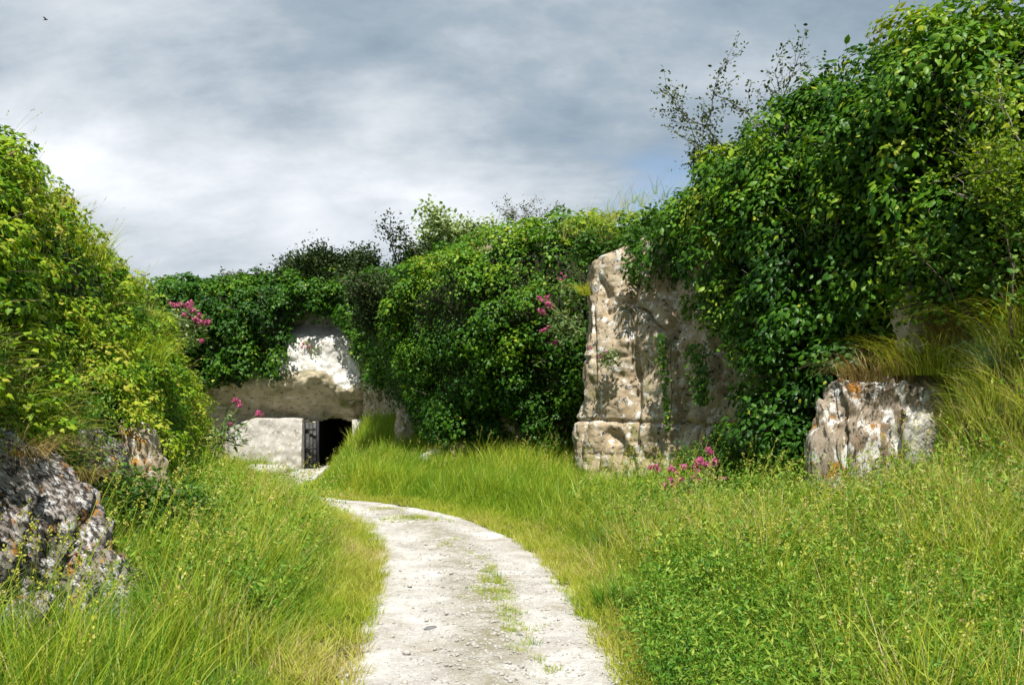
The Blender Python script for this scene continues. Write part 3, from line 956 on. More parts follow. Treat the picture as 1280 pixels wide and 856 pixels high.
boulder('chalk_rock', 'small cream rock peeping out of bushes above the dry grass', 'rock', (4.35, 9.02, 2.48), (0.22, 0.2, 0.42), (0, 0, 0.3), rock_mat('cream_rock', (0.40, 0.36, 0.27), (0.58, 0.53, 0.42), white=0.1, dark=0.2, orange=0.1), 0.08, 43, n=40)
boulder('chalk_rock', 'flat white rock in the shadow under the round ivy mass', 'rock', (-1.66, 18.5, 0.36), (0.36, 0.3, 0.17), (0.0, -0.3, 0.2), rock_mat('shade_white', (0.5, 0.48, 0.45), (0.72, 0.7, 0.67), white=0.3, dark=0.25), 0.10, 45, n=40)
boulder('chalk_rock', 'beige rock in the deep shade beneath the round ivy mass', 'rock', (-1.0, 18.25, 0.36), (0.40, 0.3, 0.34), (0, 0, 0.1), M_cave_low, 0.10, 47, n=40)
boulder('chalk_rock', 'grey rock face between grass mound and the round ivy mass', 'rock', (-2.55, 21.0, 0.75), (0.38, 0.35, 0.75), (0, 0, 0.3), M_rock_main, 0.12, 49, n=50)
boulder('chalk_rock', 'low white chalk lump on the ground before the whitewashed wall', 'rock', (-7.2, 24.2, -0.42), (0.75, 0.4, 0.16), (0, 0, 0.1), M_slab, 0.08, 53, n=36)

# ================================================================== the left bank
LB = [(-2.0, -3, 4.3, 2.3), (-2.3, 1.5, 4.3, 2.3), (-3.10, 4.5, 4.15, 2.1), (-3.30, 6, 4.15, 2.0), (-3.5, 8, 4.08, 2.1), (-3.95, 10, 3.68, 1.95), (-4.35, 12, 2.95, 1.7), (-4.8, 13.2, 2.35, 1.4), (-5.7, 14.2, 2.0, 1.4), (-7.2, 15.2, 1.8, 1.5), (-10, 15.8, 1.8, 1.5), (-14, 16.0, 1.8, 1.5)]
S = interp_poly(LB, 260)
tt = norm(np.gradient(S[:, :2], axis=0))
outb = np.c_[tt[:, 1], -tt[:, 0]]
if outb[60, 0] < 0:
    outb = -outb
vv = np.linspace(-0.12, 1.5, 90)
thv = np.clip(vv, 0, 1) * PI / 2
GB = np.empty((260, 90, 3))
offb = -S[:, 3:4] * (1 - np.cos(thv))[None] - np.maximum(vv - 1, 0)[None] * 5
GB[:, :, 0] = S[:, 0:1] + outb[:, 0:1] * offb
GB[:, :, 1] = S[:, 1:2] + outb[:, 1:2] * offb
GB[:, :, 2] = S[:, 2:3] * np.sin(thv)[None] + np.minimum(vv, 0)[None] * 6 + 0.25 * np.maximum(vv - 1, 0)[None]
NB = grid_normals(GB)
if NB[100, 30, 0] < 0:
    GB = GB[::-1].copy(); NB = grid_normals(GB)
cB = GB.reshape(-1, 3)
GB = GB + NB * (0.26 * fbm(cB * 0.9, 2, 61) + 0.13 * fbm(cB * 2.2, 2, 63)).reshape(260, 90, 1)
bank = link('bank', make_mesh('bank', (GB - grid_normals(GB) * 0.14).reshape(-1, 3), grid_faces(260, 90), M_soil, True))
tag(bank, 'steep earth bank on the left under the ivy', kind='structure')


def left_keep(c):
    px_, py_ = pix(np.c_[c[:, 0], np.maximum(c[:, 1], 0.5), c[:, 2]])
    g = terrain(c[:, :2])
    ok = (c[:, 1] > 3.0) & (c[:, 2] > 0.75 - 0.5 * sstep(8.5, 10.5, c[:, 1])) & (c[:, 1] < 16) & (c[:, 0] > -9.5)
    ok &= ~((c[:, 1] < 7.2) & (c[:, 2] < 1.5 + 0.2 * np.sin(c[:, 1] * 4)))
    ok &= ~((np.abs(c[:, 1] - 7.5) < 0.38) & (c[:, 2] < 1.3))
    return ok


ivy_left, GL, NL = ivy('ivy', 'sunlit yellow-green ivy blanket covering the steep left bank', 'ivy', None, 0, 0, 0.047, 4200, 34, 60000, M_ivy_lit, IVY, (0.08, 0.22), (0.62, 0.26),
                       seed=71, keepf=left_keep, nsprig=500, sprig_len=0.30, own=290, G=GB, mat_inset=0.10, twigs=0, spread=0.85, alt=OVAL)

# ================================================================== ivy on the right and at the back
RIVY = [(2.85, 14.6, 3.9, 3.9, 0.08), (2.72, 13.6, 3.8, 3.95, 0.1), (2.76, 12.8, 3.4, 4.1, 0.08), (2.9, 12.3, 2.95, 4.3, 0.12), (3.12, 11.9, 2.7, 4.55, 0.16), (3.36, 11.45, 2.6, 4.72, 0.3),
        (3.62, 11.05, 2.3, 4.80, 0.36), (3.84, 10.7, 1.1, 4.88, 0.36), (4.0, 10.38, 0.8, 4.95, 0.34), (4.1, 10.15, 2.2, 5.02, 0.38), (4.3, 9.7, 2.45, 5.16, 0.42), (4.6, 8.95, 2.6, 5.2, 0.42), (5.0, 8.3, 2.75, 5.12, 0.4), (5.7, 7.9, 2.8, 4.95, 0.4), (6.8, 7.8, 3.0, 4.95, 0.4), (8.2, 8.0, 3.0, 4.95, 0.4)]
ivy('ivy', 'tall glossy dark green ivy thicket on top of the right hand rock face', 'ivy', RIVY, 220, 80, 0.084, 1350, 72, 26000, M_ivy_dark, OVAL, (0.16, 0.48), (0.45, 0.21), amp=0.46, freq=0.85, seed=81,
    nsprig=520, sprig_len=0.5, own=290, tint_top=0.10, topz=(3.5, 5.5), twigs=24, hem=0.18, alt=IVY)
MIVY = [(2.6, 16.6, 0.2, 4.75, 0.8), (1.9, 16.9, 0.2, 4.8, 1.0), (0.9, 17.3, 0.25, 4.90, 1.35), (0.0, 17.8, 0.3, 4.88, 1.5), (-0.8, 18.4, 0.5, 4.75, 1.4), (-1.5, 19.3, 0.7, 4.5, 1.1), (-2.1, 20.5, 1.0, 4.6, 0.7), (-2.6, 21.8, 1.4, 4.75, 0.5), (-3.0, 23.0, 1.6, 4.8, 0.5)]
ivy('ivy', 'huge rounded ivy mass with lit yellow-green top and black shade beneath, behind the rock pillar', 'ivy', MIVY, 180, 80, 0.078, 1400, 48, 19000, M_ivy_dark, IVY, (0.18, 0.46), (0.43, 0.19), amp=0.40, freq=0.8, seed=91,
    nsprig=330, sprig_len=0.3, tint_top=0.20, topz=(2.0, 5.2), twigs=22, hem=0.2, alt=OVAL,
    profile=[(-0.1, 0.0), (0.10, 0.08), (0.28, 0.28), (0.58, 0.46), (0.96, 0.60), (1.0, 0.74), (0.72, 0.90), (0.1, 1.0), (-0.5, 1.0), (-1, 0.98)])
CRIVY = [(-2.75, 22.9, 1.8, 5.0, 0.4), (-3.3, 24.0, 1.7, 5.05, 0.4), (-3.8, 25.0, 2.0, 5.15, 0.35), (-4.3, 25.9, 2.6, 5.25, 0.25), (-4.85, 26.5, 3.6, 5.2, 0.25), (-5.5, 26.85, 4.35, 5.2, 0.25)]
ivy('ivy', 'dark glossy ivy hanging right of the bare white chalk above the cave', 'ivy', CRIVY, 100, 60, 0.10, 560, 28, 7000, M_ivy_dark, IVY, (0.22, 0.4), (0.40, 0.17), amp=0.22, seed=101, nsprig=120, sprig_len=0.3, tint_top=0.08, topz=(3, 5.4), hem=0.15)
CLIVY = [(-5.3, 26.9, 4.45, 5.2, 0.25), (-6.2, 26.9, 4.4, 5.2, 0.2), (-6.95, 26.9, 4.2, 5.2, 0.2), (-7.45, 26.85, 3.0, 5.2, 0.3), (-7.85, 26.8, 2.3, 5.2, 0.35), (-8.15, 26.8, 3.1, 5.2, 0.3), (-8.5, 26.8, 2.3, 5.2, 0.4), (-9.3, 26.95, 2.05, 5.15, 0.6), (-10.2, 27.0, 1.9, 5.1, 0.7), (-11.6, 27.0, 1.8, 5.1, 0.7), (-13.2, 27.0, 1.8, 5.05, 0.6), (-15, 27.0, 1.8, 5.0, 0.6)]
ivy('ivy', 'dark ivy curtain draped over the cliff left of the bare white chalk above the cave', 'ivy', CLIVY, 170, 60, 0.11, 950, 28, 11000, M_ivy_dark, IVY, (0.22, 0.42), (0.36, 0.17), amp=0.25, seed=111, nsprig=160, sprig_len=0.3, tint_top=0.14, topz=(4.2, 5.4), twigs=12, hem=0.2)

# --- steep overgrown bank at the right edge, before the thicket
RBANK = [(4.35, 10.0, 0.3, 1.7, 0.15), (4.45, 9.4, 0.3, 2.1, 0.4), (4.6, 8.9, 0.3, 2.4, 0.42), (4.85, 8.3, 0.3, 2.6, 0.72), (5.1, 7.6, 0.3, 2.7, 1.3), (5.6, 6.6, 0.3, 2.4, 1.45), (6.2, 5.4, 0.3, 2.0, 1.5), (7.0, 3.6, 0.3, 1.8, 1.5), (7.8, 1.5, 0.3, 1.8, 1.5)]
GR, NR = hull(RBANK, 120, 50, [(1.0, -0.05), (0.95, 0.12), (0.86, 0.3), (0.72, 0.48), (0.55, 0.66), (0.33, 0.84), (0.0, 1.0), (-0.3, 1.05), (-0.6, 1.05)], 0.16, 0.9, 121, 1.5, 0.0)
rbank = link('bank', make_mesh('bank', GR.reshape(-1, 3), grid_faces(GR.shape[0], GR.shape[1]), M_soil, True))
tag(rbank, 'steep weedy bank under the thicket at the right edge', kind='structure')

# --- ivy strands hanging on the right rock face


def strand(label, x, y, ztop, zbot, width, n, lean=0.0):
    out = np.array([-0.82, -0.57])
    root = thing('ivy', label, 'ivy', (x, y, zbot))
    k = rng.random(n)
    P = np.c_[np.full(n, x), np.full(n, y), ztop + (zbot - ztop) * k]
    side = np.array([0.57, -0.82])
    wv = rng.normal(0, width, n) * (1 - 0.55 * k)
    P[:, :2] += side * wv[:, None] + out * rng.uniform(0.10, 0.22, n)[:, None]
    P[:, :2] += out * (0.12 * (1 - k))[:, None]
    nn = norm(np.array([out[0], out[1], 0.4]) + rng.normal(0, 0.4, (n, 3)))
    t = norm(np.array([0, 0, -1.0]) + rng.normal(0, 0.5, (n, 3)))
    V, F, tv = leaf_arrays(P, nn, t, 0.065 * rng.uniform(0.6, 1.2, n), np.clip(rng.normal(0.5, 0.18, n), 0, 1), IVY)
    part('foliage', V, F, M_ivy_dark, root, False, {'tint': tv}, kind='stuff')
    mb = MB(); tt = np.linspace(0, 1, 8)[:, None]
    mb.tube(np.c_[np.full(8, x) + out[0] * 0.1, np.full(8, y) + out[1] * 0.1, np.linspace(ztop, zbot, 8)] + rng.normal(0, 0.012, (8, 3)), 0.006, 4)
    V, F = mb.arr(); part('stem', V, F, M_twig, root)


strand('thin ivy strand trailing down the middle of the brown rock face', 2.46, 12.66, 2.6, 1.15, 0.05, 260)
strand('pointed ivy tongue hanging over the brown rock face near the deep crack', 2.83, 12.02, 2.4, 1.55, 0.14, 420)


# ================================================================== shrubs and trees on the cliff tops
def grow(base, d, L, r, depth, out, tips, bend=0.25, kids=3, gravity=0.0):
    n = 6
    pts = [np.array(base, float)]
    d = norm(np.array(d, float))
    for k in range(n):
        d = norm(d + rng.normal(0, bend / 2, 3) + [0, 0, gravity])
        pts.append(pts[-1] + d * L / n)
    pts = np.array(pts)
    out.append((pts, np.linspace(r, r * 0.45, n + 1), depth))
    for k in range(n + 1):
        if depth <= 1 and k >= 1:
            tips.append((pts[k], d.copy()))
    if depth > 0:
        for k in range(kids):
            i = rng.integers(2, n + 1)
            dd = norm(d + rng.normal(0, 0.62, 3))
            grow(pts[i], dd, L * rng.uniform(0.45, 0.75), r * 0.55, depth - 1, out, tips, bend, kids, gravity)


def shrub(name, label, cat, base, stems, mat, leaf, per_tip, depth=2, kids=4, spread=0.06, proto=OVAL, tint=(0.5, 0.22), bark=None, bend=0.25, r=0.03, gravity=0.02, seed=0):
    global rng
    keep_rng, rng = rng, np.random.default_rng(sum(label.encode()) + seed)
    root = thing(name, label, cat, base)
    segs, tips = [], []
    for off, d, L in stems:
        grow(np.array(base) + off, d, L, r, depth, segs, tips, bend, kids, gravity)
    mt, mb = MB(), MB()
    for pts, rad, dp in segs:
        (mt if dp == depth else mb).tube(pts, rad, 5 if dp else 3)
    V, F = mt.arr(); part('trunk', V, F, bark or M_twig, root, True)
    V, F = mb.arr(); part('branch', V, F, bark or M_twig, root, True, kind='stuff')
    tp = np.array([p for p, _ in tips]); td = np.array([q for _, q in tips])
    i = np.repeat(np.arange(len(tp)), per_tip)
    m = len(i)
    P = tp[i] + rng.normal(0, spread, (m, 3))
    t = norm(td[i] * 0.5 + rng.normal(0, 0.7, (m, 3)))
    nn = norm(np.array([0, 0, 0.8]) + rng.normal(0, 0.6, (m, 3)))
    base_t = rng.normal(tint[0], tint[1] * 0.6, len(tp))[i]
    V, F, tv = leaf_arrays(P, nn, t, leaf * rng.uniform(0.6, 1.2, m), np.clip(base_t + rng.normal(0, tint[1] * 0.6, m), 0.02, 0.98), proto)
    part('crown', V, F, mat, root, False, {'tint': tv}, kind='stuff')
    rng = keep_rng
    return root


def fan(n, spread, L, zmin=0.5, w=0.15):
    o = []
    for k in range(n):
        a = rng.uniform(0, 2 * PI)
        s = rng.uniform(0.1, 1) * spread
        o.append((np.array([math.cos(a) * w, math.sin(a) * w, 0]), (math.cos(a) * s, math.sin(a) * s, 1.0), L * rng.uniform(0.75, 1.15)))
    return o


shrub('hawthorn_tree', 'rounded dark bush standing on the cliff top above the cave', 'tree', (-6.2, 28.0, 4.55), fan(18, 0.9, 1.25, w=0.5), M_shrub_dark, 0.11, 22, 2, 5, 0.17, OVAL, (0.55, 0.25), r=0.05)
shrub('scrub_bush', 'thin low scrub on the cliff top left of the rounded dark bush', 'shrub', (-8.9, 28.3, 5.15), fan(9, 1.3, 0.5, w=0.5), M_shrub_olive, 0.075, 7, 2, 3, 0.07, OVAL, (0.4, 0.25), r=0.02)
shrub('scrub_bush', 'flat topped dark brown green shrub left of the round ivy mass', 'shrub', (-2.25, 20.4, 3.1), fan(16, 0.75, 1.2, w=0.5), M_shrub_dark, 0.085, 14, 2, 5, 0.12, OVAL, (0.6, 0.25), r=0.05)
shrub('whitebeam_tree', 'pale silvery green young tree rising behind the round ivy mass', 'tree', (-1.0, 20.4, 4.1), [(np.zeros(3), (0.02, 0, 1), 1.3), (np.array([-.1, 0, 0]), (-0.25, 0, 1), 1.05), (np.array([.1, 0, 0]), (0.25, 0, 1), 1.0), (np.zeros(3), (-0.4, 0, 1), 0.8), (np.zeros(3), (0.15, -0.2, 1), 1.1)], M_shrub_pale, 0.115, 20, 2, 5, 0.13, OVAL, (0.6, 0.28), r=0.04, seed=3)
shrub('scrub_bush', 'small wispy grey shrub poking above the round ivy mass', 'shrub', (0.45, 19.2, 5.05), fan(7, 0.6, 0.75, w=0.15), M_shrub_olive, 0.05, 3, 2, 3, 0.05, OVAL, (0.35, 0.2), r=0.012)
shrub('elder_bush', 'leafy green shrub on the crest above the rock pillar', 'shrub', (2.0, 14.2, 3.6), fan(12, 0.9, 0.6, w=0.4), M_weed, 0.10, 5, 2, 3, 0.07, OVAL, (0.35, 0.2), r=0.015)
shrub('wild_rose_bush', 'open leggy shrub with sparse leaves against the sky above the right thicket', 'shrub', (3.58, 12.2, 4.6),
      [(np.array([0, 0, 0]), (0.05, 0, 1), 1.3), (np.array([.1, 0, 0]), (0.22, 0.1, 1), 1.15), (np.array([-.1, 0, 0]), (-0.55, 0, 1), 1.2), (np.array([-.2, 0, -.1]), (-1.0, 0, 0.75), 1.1), (np.array([.35, 0, .1]), (0.4, 0, 1), 0.9), (np.array([-.15, 0, 0]), (-0.25, 0.1, 1), 0.9), (np.array([-.3, 0, -.2]), (-0.9, -.1, 0.45), 0.7)],
      M_shrub_olive, 0.060, 4, 2, 4, 0.05, OVAL, (0.35, 0.25), r=0.016, bend=0.3, gravity=0.06)
shrub('golden_shrub', 'loose golden green shrub arching out of the thicket at the right edge', 'shrub', (4.85, 7.9, 3.0),
      [(np.zeros(3), (-0.3, -0.35, 1), 1.0), (np.zeros(3), (-0.75, -0.3, 0.75), 0.85), (np.zeros(3), (-0.05, -0.5, 1), 1.1), (np.zeros(3), (-0.9, -0.3, 0.45), 0.7)], M_shrub_gold, 0.055, 5, 2, 5, 0.07, OVAL, (0.5, 0.22), bark=M_bare, r=0.016)
shrub('bramble_bush', 'bright leafy bush growing over the small cream rock on the right bank', 'shrub', (4.6, 8.6, 2.35), fan(10, 1.2, 0.75, w=0.3), M_shrub_gold, 0.085, 5, 2, 3, 0.10, OVAL, (0.42, 0.25), r=0.012)
shrub('bramble_bush', 'mid green bush at the right picture edge below the golden shrub', 'shrub', (4.75, 7.55, 2.15), fan(10, 1.1, 0.75, w=0.35), M_weed, 0.075, 5, 2, 3, 0.09, OVAL, (0.5, 0.25), r=0.012)
shrub('bramble_bush', 'low leafy bush between the big grey rock and the upright tan rock', 'shrub', (-3.1, 6.5, 0.35), fan(12, 1.0, 0.4, w=0.25), M_weed, 0.05, 6, 2, 3, 0.06, OVAL, (0.5, 0.25), r=0.008)
shrub('bramble_bush', 'green leafy bush at the left foot of the brown rock face by the pink flowers', 'shrub', (2.95, 11.2, 0.38), fan(9, 1.0, 0.5, w=0.25), M_weed, 0.065, 5, 2, 3, 0.07, OVAL, (0.4, 0.25), r=0.008)

bare = thing('bare_branch', 'forked bare grey branch lying across the thicket at the right edge', 'branch', (4.9, 8.0, 2.9))
mb = MB()
main = np.array([(4.72, 7.62, 2.55), (4.66, 7.60, 2.85), (4.56, 7.60, 3.12), (4.44, 7.60, 3.33), (4.22, 7.62, 3.42), (3.98, 7.65, 3.50)])
mb.tube(main, np.linspace(0.016, 0.005, 6), 6)
V, F = mb.arr(); part('limb', V, F, M_bare, bare, True)
for a, b in (((4.44, 7.60, 3.33), (4.50, 7.55, 3.65)), ((4.44, 7.60, 3.33), (4.12, 7.55, 3.36)), ((4.44, 7.6, 3.33), (4.62, 7.55, 3.62)), ((4.22, 7.62, 3.42), (4.02, 7.6, 3.62)), ((4.56, 7.6, 3.12), (4.75, 7.5, 3.4))):
    mb = MB(); t = np.linspace(0, 1, 5)[:, None]
    mb.tube(np.array(a) * (1 - t) + np.array(b) * t + rng.normal(0, 0.012, (5, 3)), np.linspace(0.007, 0.003, 5), 4)
    V, F = mb.arr(); part('twig', V, F, M_bare, bare, True)


# ================================================================== grass tufts that stand out
def blades(n, h, spread, width, lean=(0.25, 0.0), curl=0.6, seg=4, rad=0.05, hvar=0.35, tint=(0.45, 0.15), tipdry=0.15):
    """a tuft of n bent grass blades at the origin -> V, F, tint"""
    a = rng.uniform(0, 2 * PI, n); r0 = rad * np.sqrt(rng.random(n))
    base = np.c_[np.cos(a) * r0, np.sin(a) * r0, np.zeros(n)]
    az = a + rng.normal(0, 0.7, n)
    H = h * rng.uniform(1 - hvar, 1 + hvar, n)
    outd = np.c_[np.cos(az), np.sin(az), np.zeros(n)] * spread * rng.uniform(0.3, 1.2, n)[:, None] + np.array([lean[0], lean[1], 0]) * rng.uniform(0.5, 1.3, n)[:, None]
    t = np.linspace(0, 1, seg + 1)
    bend = outd[:, None] * (t ** 1.8)[None, :, None]
    C = base[:, None] + H[:, None, None] * (bend + np.array([0, 0, 1.0]) * (t - curl * 0.35 * t ** 3 * np.linalg.norm(outd, axis=1)[:, None])[..., None])
    fa = rng.uniform(0, 2 * PI, n)
    sidev = np.c_[np.cos(fa), np.sin(fa), np.zeros(n)]
    w = width * rng.uniform(0.6, 1.3, n)[:, None, None] * (1 - t ** 1.6)[None, :, None]
    L = C - sidev[:, None] * w / 2; R = C + sidev[:, None] * w / 2
    V = np.concatenate([L[:, :-1], R[:, :-1], C[:, -1:]], 1)
    k = V.shape[1]
    F4, F3 = [], []
    for s in range(seg - 1):
        F4.append((s, seg + s, seg + s + 1, s + 1))
    F3.append((seg - 1, 2 * seg - 1, 2 * seg))
    F4 = (np.array(F4)[None] + (np.arange(n) * k)[:, None, None]).reshape(-1, 4)
    F3 = (np.array(F3)[None] + (np.arange(n) * k)[:, None, None]).reshape(-1, 3)
    tb = rng.normal(tint[0], tint[1], n)[:, None]
    tv = tb + tipdry * np.concatenate([t[:-1], t[:-1], t[-1:]])[None] - 0.1
    return V.reshape(-1, 3), [F3, F4], np.clip(tv.ravel(), 0, 1)


def tuft(label, loc, n, h, spread, mat, lean, rad=0.12, width=0.007, curl=1.2, tint=(0.5, 0.2), group=None):
    V, F, tv = blades(n, h, spread, width, lean, curl, 5, rad, 0.4, tint)
    o = link('grass_tuft', make_mesh('grass_tuft', V, F, mat, False, {'tint': tv}), None, loc)
    return tag(o, label, 'grass tuft', group)


tuft('wide dry straw tuft hanging over the top of the lichened right rock', (3.85, 8.85, 1.78), 420, 0.42, 0.9, M_straw, (-0.35, -0.35), 0.40, curl=1.8)
tuft('yellow green grass tuft sprouting above the lichened right rock', (4.25, 8.6, 1.85), 420, 0.55, 0.8, M_tuft, (-0.45, -0.25), 0.42, curl=1.4, tint=(0.7, 0.15))
tuft('rusty orange grass tuft on the right bank beside the cream rock', (4.55, 8.45, 2.15), 320, 0.5, 0.8, M_straw, (-0.5, -0.2), 0.30, curl=1.4)
tuft('bluish green grass tuft bending out at the right picture edge', (4.5, 7.6, 1.75), 200, 0.6, 0.7, M_bluetuft, (-0.5, -0.3), 0.16, curl=1.6)
tuft('long yellow grass tuft on the right bank above the bluish tuft', (4.75, 7.75, 2.1), 420, 0.6, 0.8, M_tuft, (-0.5, -0.3), 0.42, curl=1.5, tint=(0.72, 0.15))
tuft('pale straw tuft on the crest at the top of the rock pillar', (1.5, 14.25, 4.1), 160, 0.45, 0.8, M_straw, (-0.3, -0.3), 0.22, curl=1.2)
tuft('bright grass tuft growing through the ivy in the middle of the left bank', (-4.15, 8.9, 1.95), 420, 0.45, 0.8, M_tuft, (0.35, -0.1), 0.45, tint=(0.6, 0.12))
tuft('pale grass tuft in the ivy high on the left bank', (-4.2, 8.0, 2.95), 260, 0.35, 0.8, M_tuft, (0.3, -0.1), 0.35, tint=(0.62, 0.15))
tuft('dead brown grass mat over the big grey rock on the left', (-3.2, 5.35, 1.2), 300, 0.30, 1.0, M_straw, (0.4, -0.2), 0.22, curl=2.2)
tuft('withered grey grass clump under the dead mat on the big grey rock', (-3.22, 6.25, 0.98), 160, 0.25, 1.0, M_straw, (0.35, -0.2), 0.12, curl=2.2)
tuft('dark green grass clump in front of the big grey rock', (-2.5, 4.5, 0.2), 320, 0.5, 0.6, M_tuft, (0.45, -0.1), 0.30, tint=(0.2, 0.12))
tuft('tall dark green grass clump beside the right edge of the path', (0.95, 8.5, 0.02), 220, 0.3, 0.7, M_tuft, (0.15, 0), 0.16, tint=(0.12, 0.1))
tuft('dark grass clump overhanging the path in the near right verge', (0.85, 6.35, 0.02), 320, 0.28, 0.7, M_tuft, (-0.05, 0), 0.22, tint=(0.2, 0.1))
tuft('small yellow clump on the left edge of the rock pillar', (1.22, 14.0, 3.35), 120, 0.22, 0.9, M_tuft, (-0.4, -0.3), 0.1, tint=(0.75, 0.1), width=0.012)

# ================================================================== red valerian
head_meshes = []
for v in range(4):
    n = 70
    d = norm(rng.normal(0, 1, (n, 3)) + [0, 0, 0.35]) * [1, 1, 0.75]
    P = d * 0.5 * rng.uniform(0.6, 1.0, (n, 1))
    V, F, tv = leaf_arrays(P, norm(d + rng.normal(0, 0.5, (n, 3))), norm(rng.normal(0, 1, (n, 3))), 0.42 * rng.uniform(0.7, 1.2, n), np.clip(rng.normal(0.5, 0.25, n), 0, 1), SMALL)
    head_meshes.append(make_mesh('flower_head', V, F, M_pink, False, {'tint': tv}))


def valerian(label, base, heads, leafy, lsize=0.07, hsize=0.075, leaf_r=0.2, droop=0.1):
    """heads: end points of flowering stems, relative to the base"""
    base = np.array(base, float)
    root = thing('valerian_plant', label, 'flower', base)
    LP, LN, LT = [], [], []
    for k, h in enumerate(heads):
        h = np.array(h, float)
        s = rng.normal(0, 0.03, 3) * [1, 1, 0]
        t = np.linspace(0, 1, 6)[:, None]
        pts = base + s * (1 - t) + h * t + np.array([0, 0, droop]) * (t * (1 - t)) * np.linalg.norm(h)
        mb = MB(); mb.tube(pts, np.linspace(0.006, 0.003, 6), 4)
        V, F = mb.arr(); part('stem', V, F, M_valstem, root, False, {'tint': rng.uniform(0, 1, len(V))})
        for q in range(7):
            f = rng.uniform(0.05, 0.8)
            LP.append([np.interp(f, t[:, 0], pts[:, c]) for c in range(3)]); LT.append(norm(rng.normal(0, 0.7, 3) + norm(h) * 0.5)); LN.append(norm(rng.normal(0, 0.4, 3) + [0, 0, 1]))
        o = bpy.data.objects.new('flower_head', head_meshes[k % 4])
        COL.objects.link(o); o.parent = root
        o.location = tuple(pts[-1] - base)
        sc_ = hsize * rng.uniform(0.75, 1.25)
        o.scale = (sc_, sc_, sc_ * 0.95)
        o.rotation_euler = tuple(rng.uniform(-0.5, 0.5, 2)) + (rng.uniform(0, 6),)
    c = norm(rng.normal(0, 1, (leafy, 3))) * leaf_r * rng.random((leafy, 1)) ** 0.5
    mean = np.mean(heads, axis=0) * 0.35
    P = np.concatenate([np.array(LP), base + mean + c])
    N = np.concatenate([np.array(LN), norm(rng.normal(0, 0.5, (leafy, 3)) + [0, 0, 1])])
    T = np.concatenate([np.array(LT), norm(c + rng.normal(0, 0.12, (leafy, 3)))])
    V, F, tv = leaf_arrays(P, N, T, lsize * rng.uniform(0.7, 1.3, len(P)), np.clip(rng.normal(0.5, 0.25, len(P)), 0, 1), NARROW if lsize > 0.1 else OVAL)
    part('foliage', V, F, M_valleaf, root, False, {'tint': tv}, kind='stuff')


def at(px_, py_, y):
    return np.array([(px_ - 640) / 1050 * y, y, EYE + (500 - py_) / 1050 * y])


def val_at(label, bpx, y, hpx, leafy, **kw):
    b = at(bpx[0], bpx[1], y)
    heads = [at(a, c, y + rng.uniform(-0.15, 0.1)) - b for a, c in hpx]
    valerian(label, b, heads, leafy, **kw)


val_at('pink flowering plant low in the grass against the brown rock face', (890, 640), 10.3, [(813, 584), (819, 583), (823, 588), (839, 586), (845, 590), (855, 583), (850, 598), (838, 600), (835, 609), (832, 606), (841, 606), (869, 584), (872, 589), (878, 578), (882, 581), (885, 562), (889, 565), (867, 597), (903, 599), (894, 577), (865, 616), (874, 576), (872, 601), (848, 601)], 420, leaf_r=0.32, hsize=0.085)
val_at('pink flowering plant leaning out from the left edge of the rock pillar', (722, 415), 14.0, [(674, 372), (678, 376), (684, 372), (674, 388), (678, 390), (681, 412), (678, 414), (685, 380), (689, 384), (694, 428), (686, 408)], 380, leaf_r=0.30, hsize=0.085)
val_at('leggy budding valerian plant above the other on the left edge of the pillar', (722, 378), 14.3, [(702, 342), (706, 346), (701, 350), (697, 348)], 200, leaf_r=0.22, hsize=0.05)
val_at('pink flowering plant on the far left bank against the dark ivy curtain', (222, 420), 12.6, [(214, 380), (219, 382), (226, 381), (238, 380), (236, 384), (241, 388), (249, 393), (246, 400), (252, 402), (256, 404), (260, 403), (252, 426), (245, 399), (248, 406), (237, 395), (230, 394)], 420, leaf_r=0.36, hsize=0.085)
val_at('leggy pink flowering plant standing before the whitewashed wall', (270, 560), 11.6, [(294, 500), (299, 502), (299, 507), (322, 518), (324, 516), (288, 530)], 130, lsize=0.13, leaf_r=0.28, hsize=0.07)
val_at('pale leaved valerian tuft growing on the bare rock pillar face', (770, 452), 13.25, [(738, 435), (757, 440), (750, 446)], 170, lsize=0.06, leaf_r=0.17, hsize=0.05)
from mathutils.bvhtree import BVHTree
bank_tree = BVHTree.FromPolygons([tuple(v) for v in GL.reshape(-1, 3)], [tuple(int(i) for i in f) for f in grid_faces(GL.shape[0], GL.shape[1])])


def bank_depth(px_, py_, default):
    h_ = bank_tree.ray_cast(Vector((0, 0, EYE)), Vector(((px_ - 640) / 1050, 1, (500 - py_) / 1050)).normalized())[0]
    return h_.y - 0.30 if h_ is not None else default


val_at('small dull pink flowering plant growing in the ivy of the left bank', (82, 292), bank_depth(86, 290, 8.6), [(76, 272), (86, 278), (90, 287), (96, 284), (88, 291)], 40, lsize=0.05, leaf_r=0.1, hsize=0.06)
val_at('single small pink flower near the top edge of the left bank', (18, 206), bank_depth(20, 205, 7.0), [(15, 192), (22, 197)], 20, lsize=0.04, leaf_r=0.08, hsize=0.06)
val_at('tiny pink flowering plant on the white chalk above the cave', (394, 437), 27.0, [(380, 430), (386, 434), (405, 430), (377, 434)], 60, lsize=0.12, leaf_r=0.25, hsize=0.12)

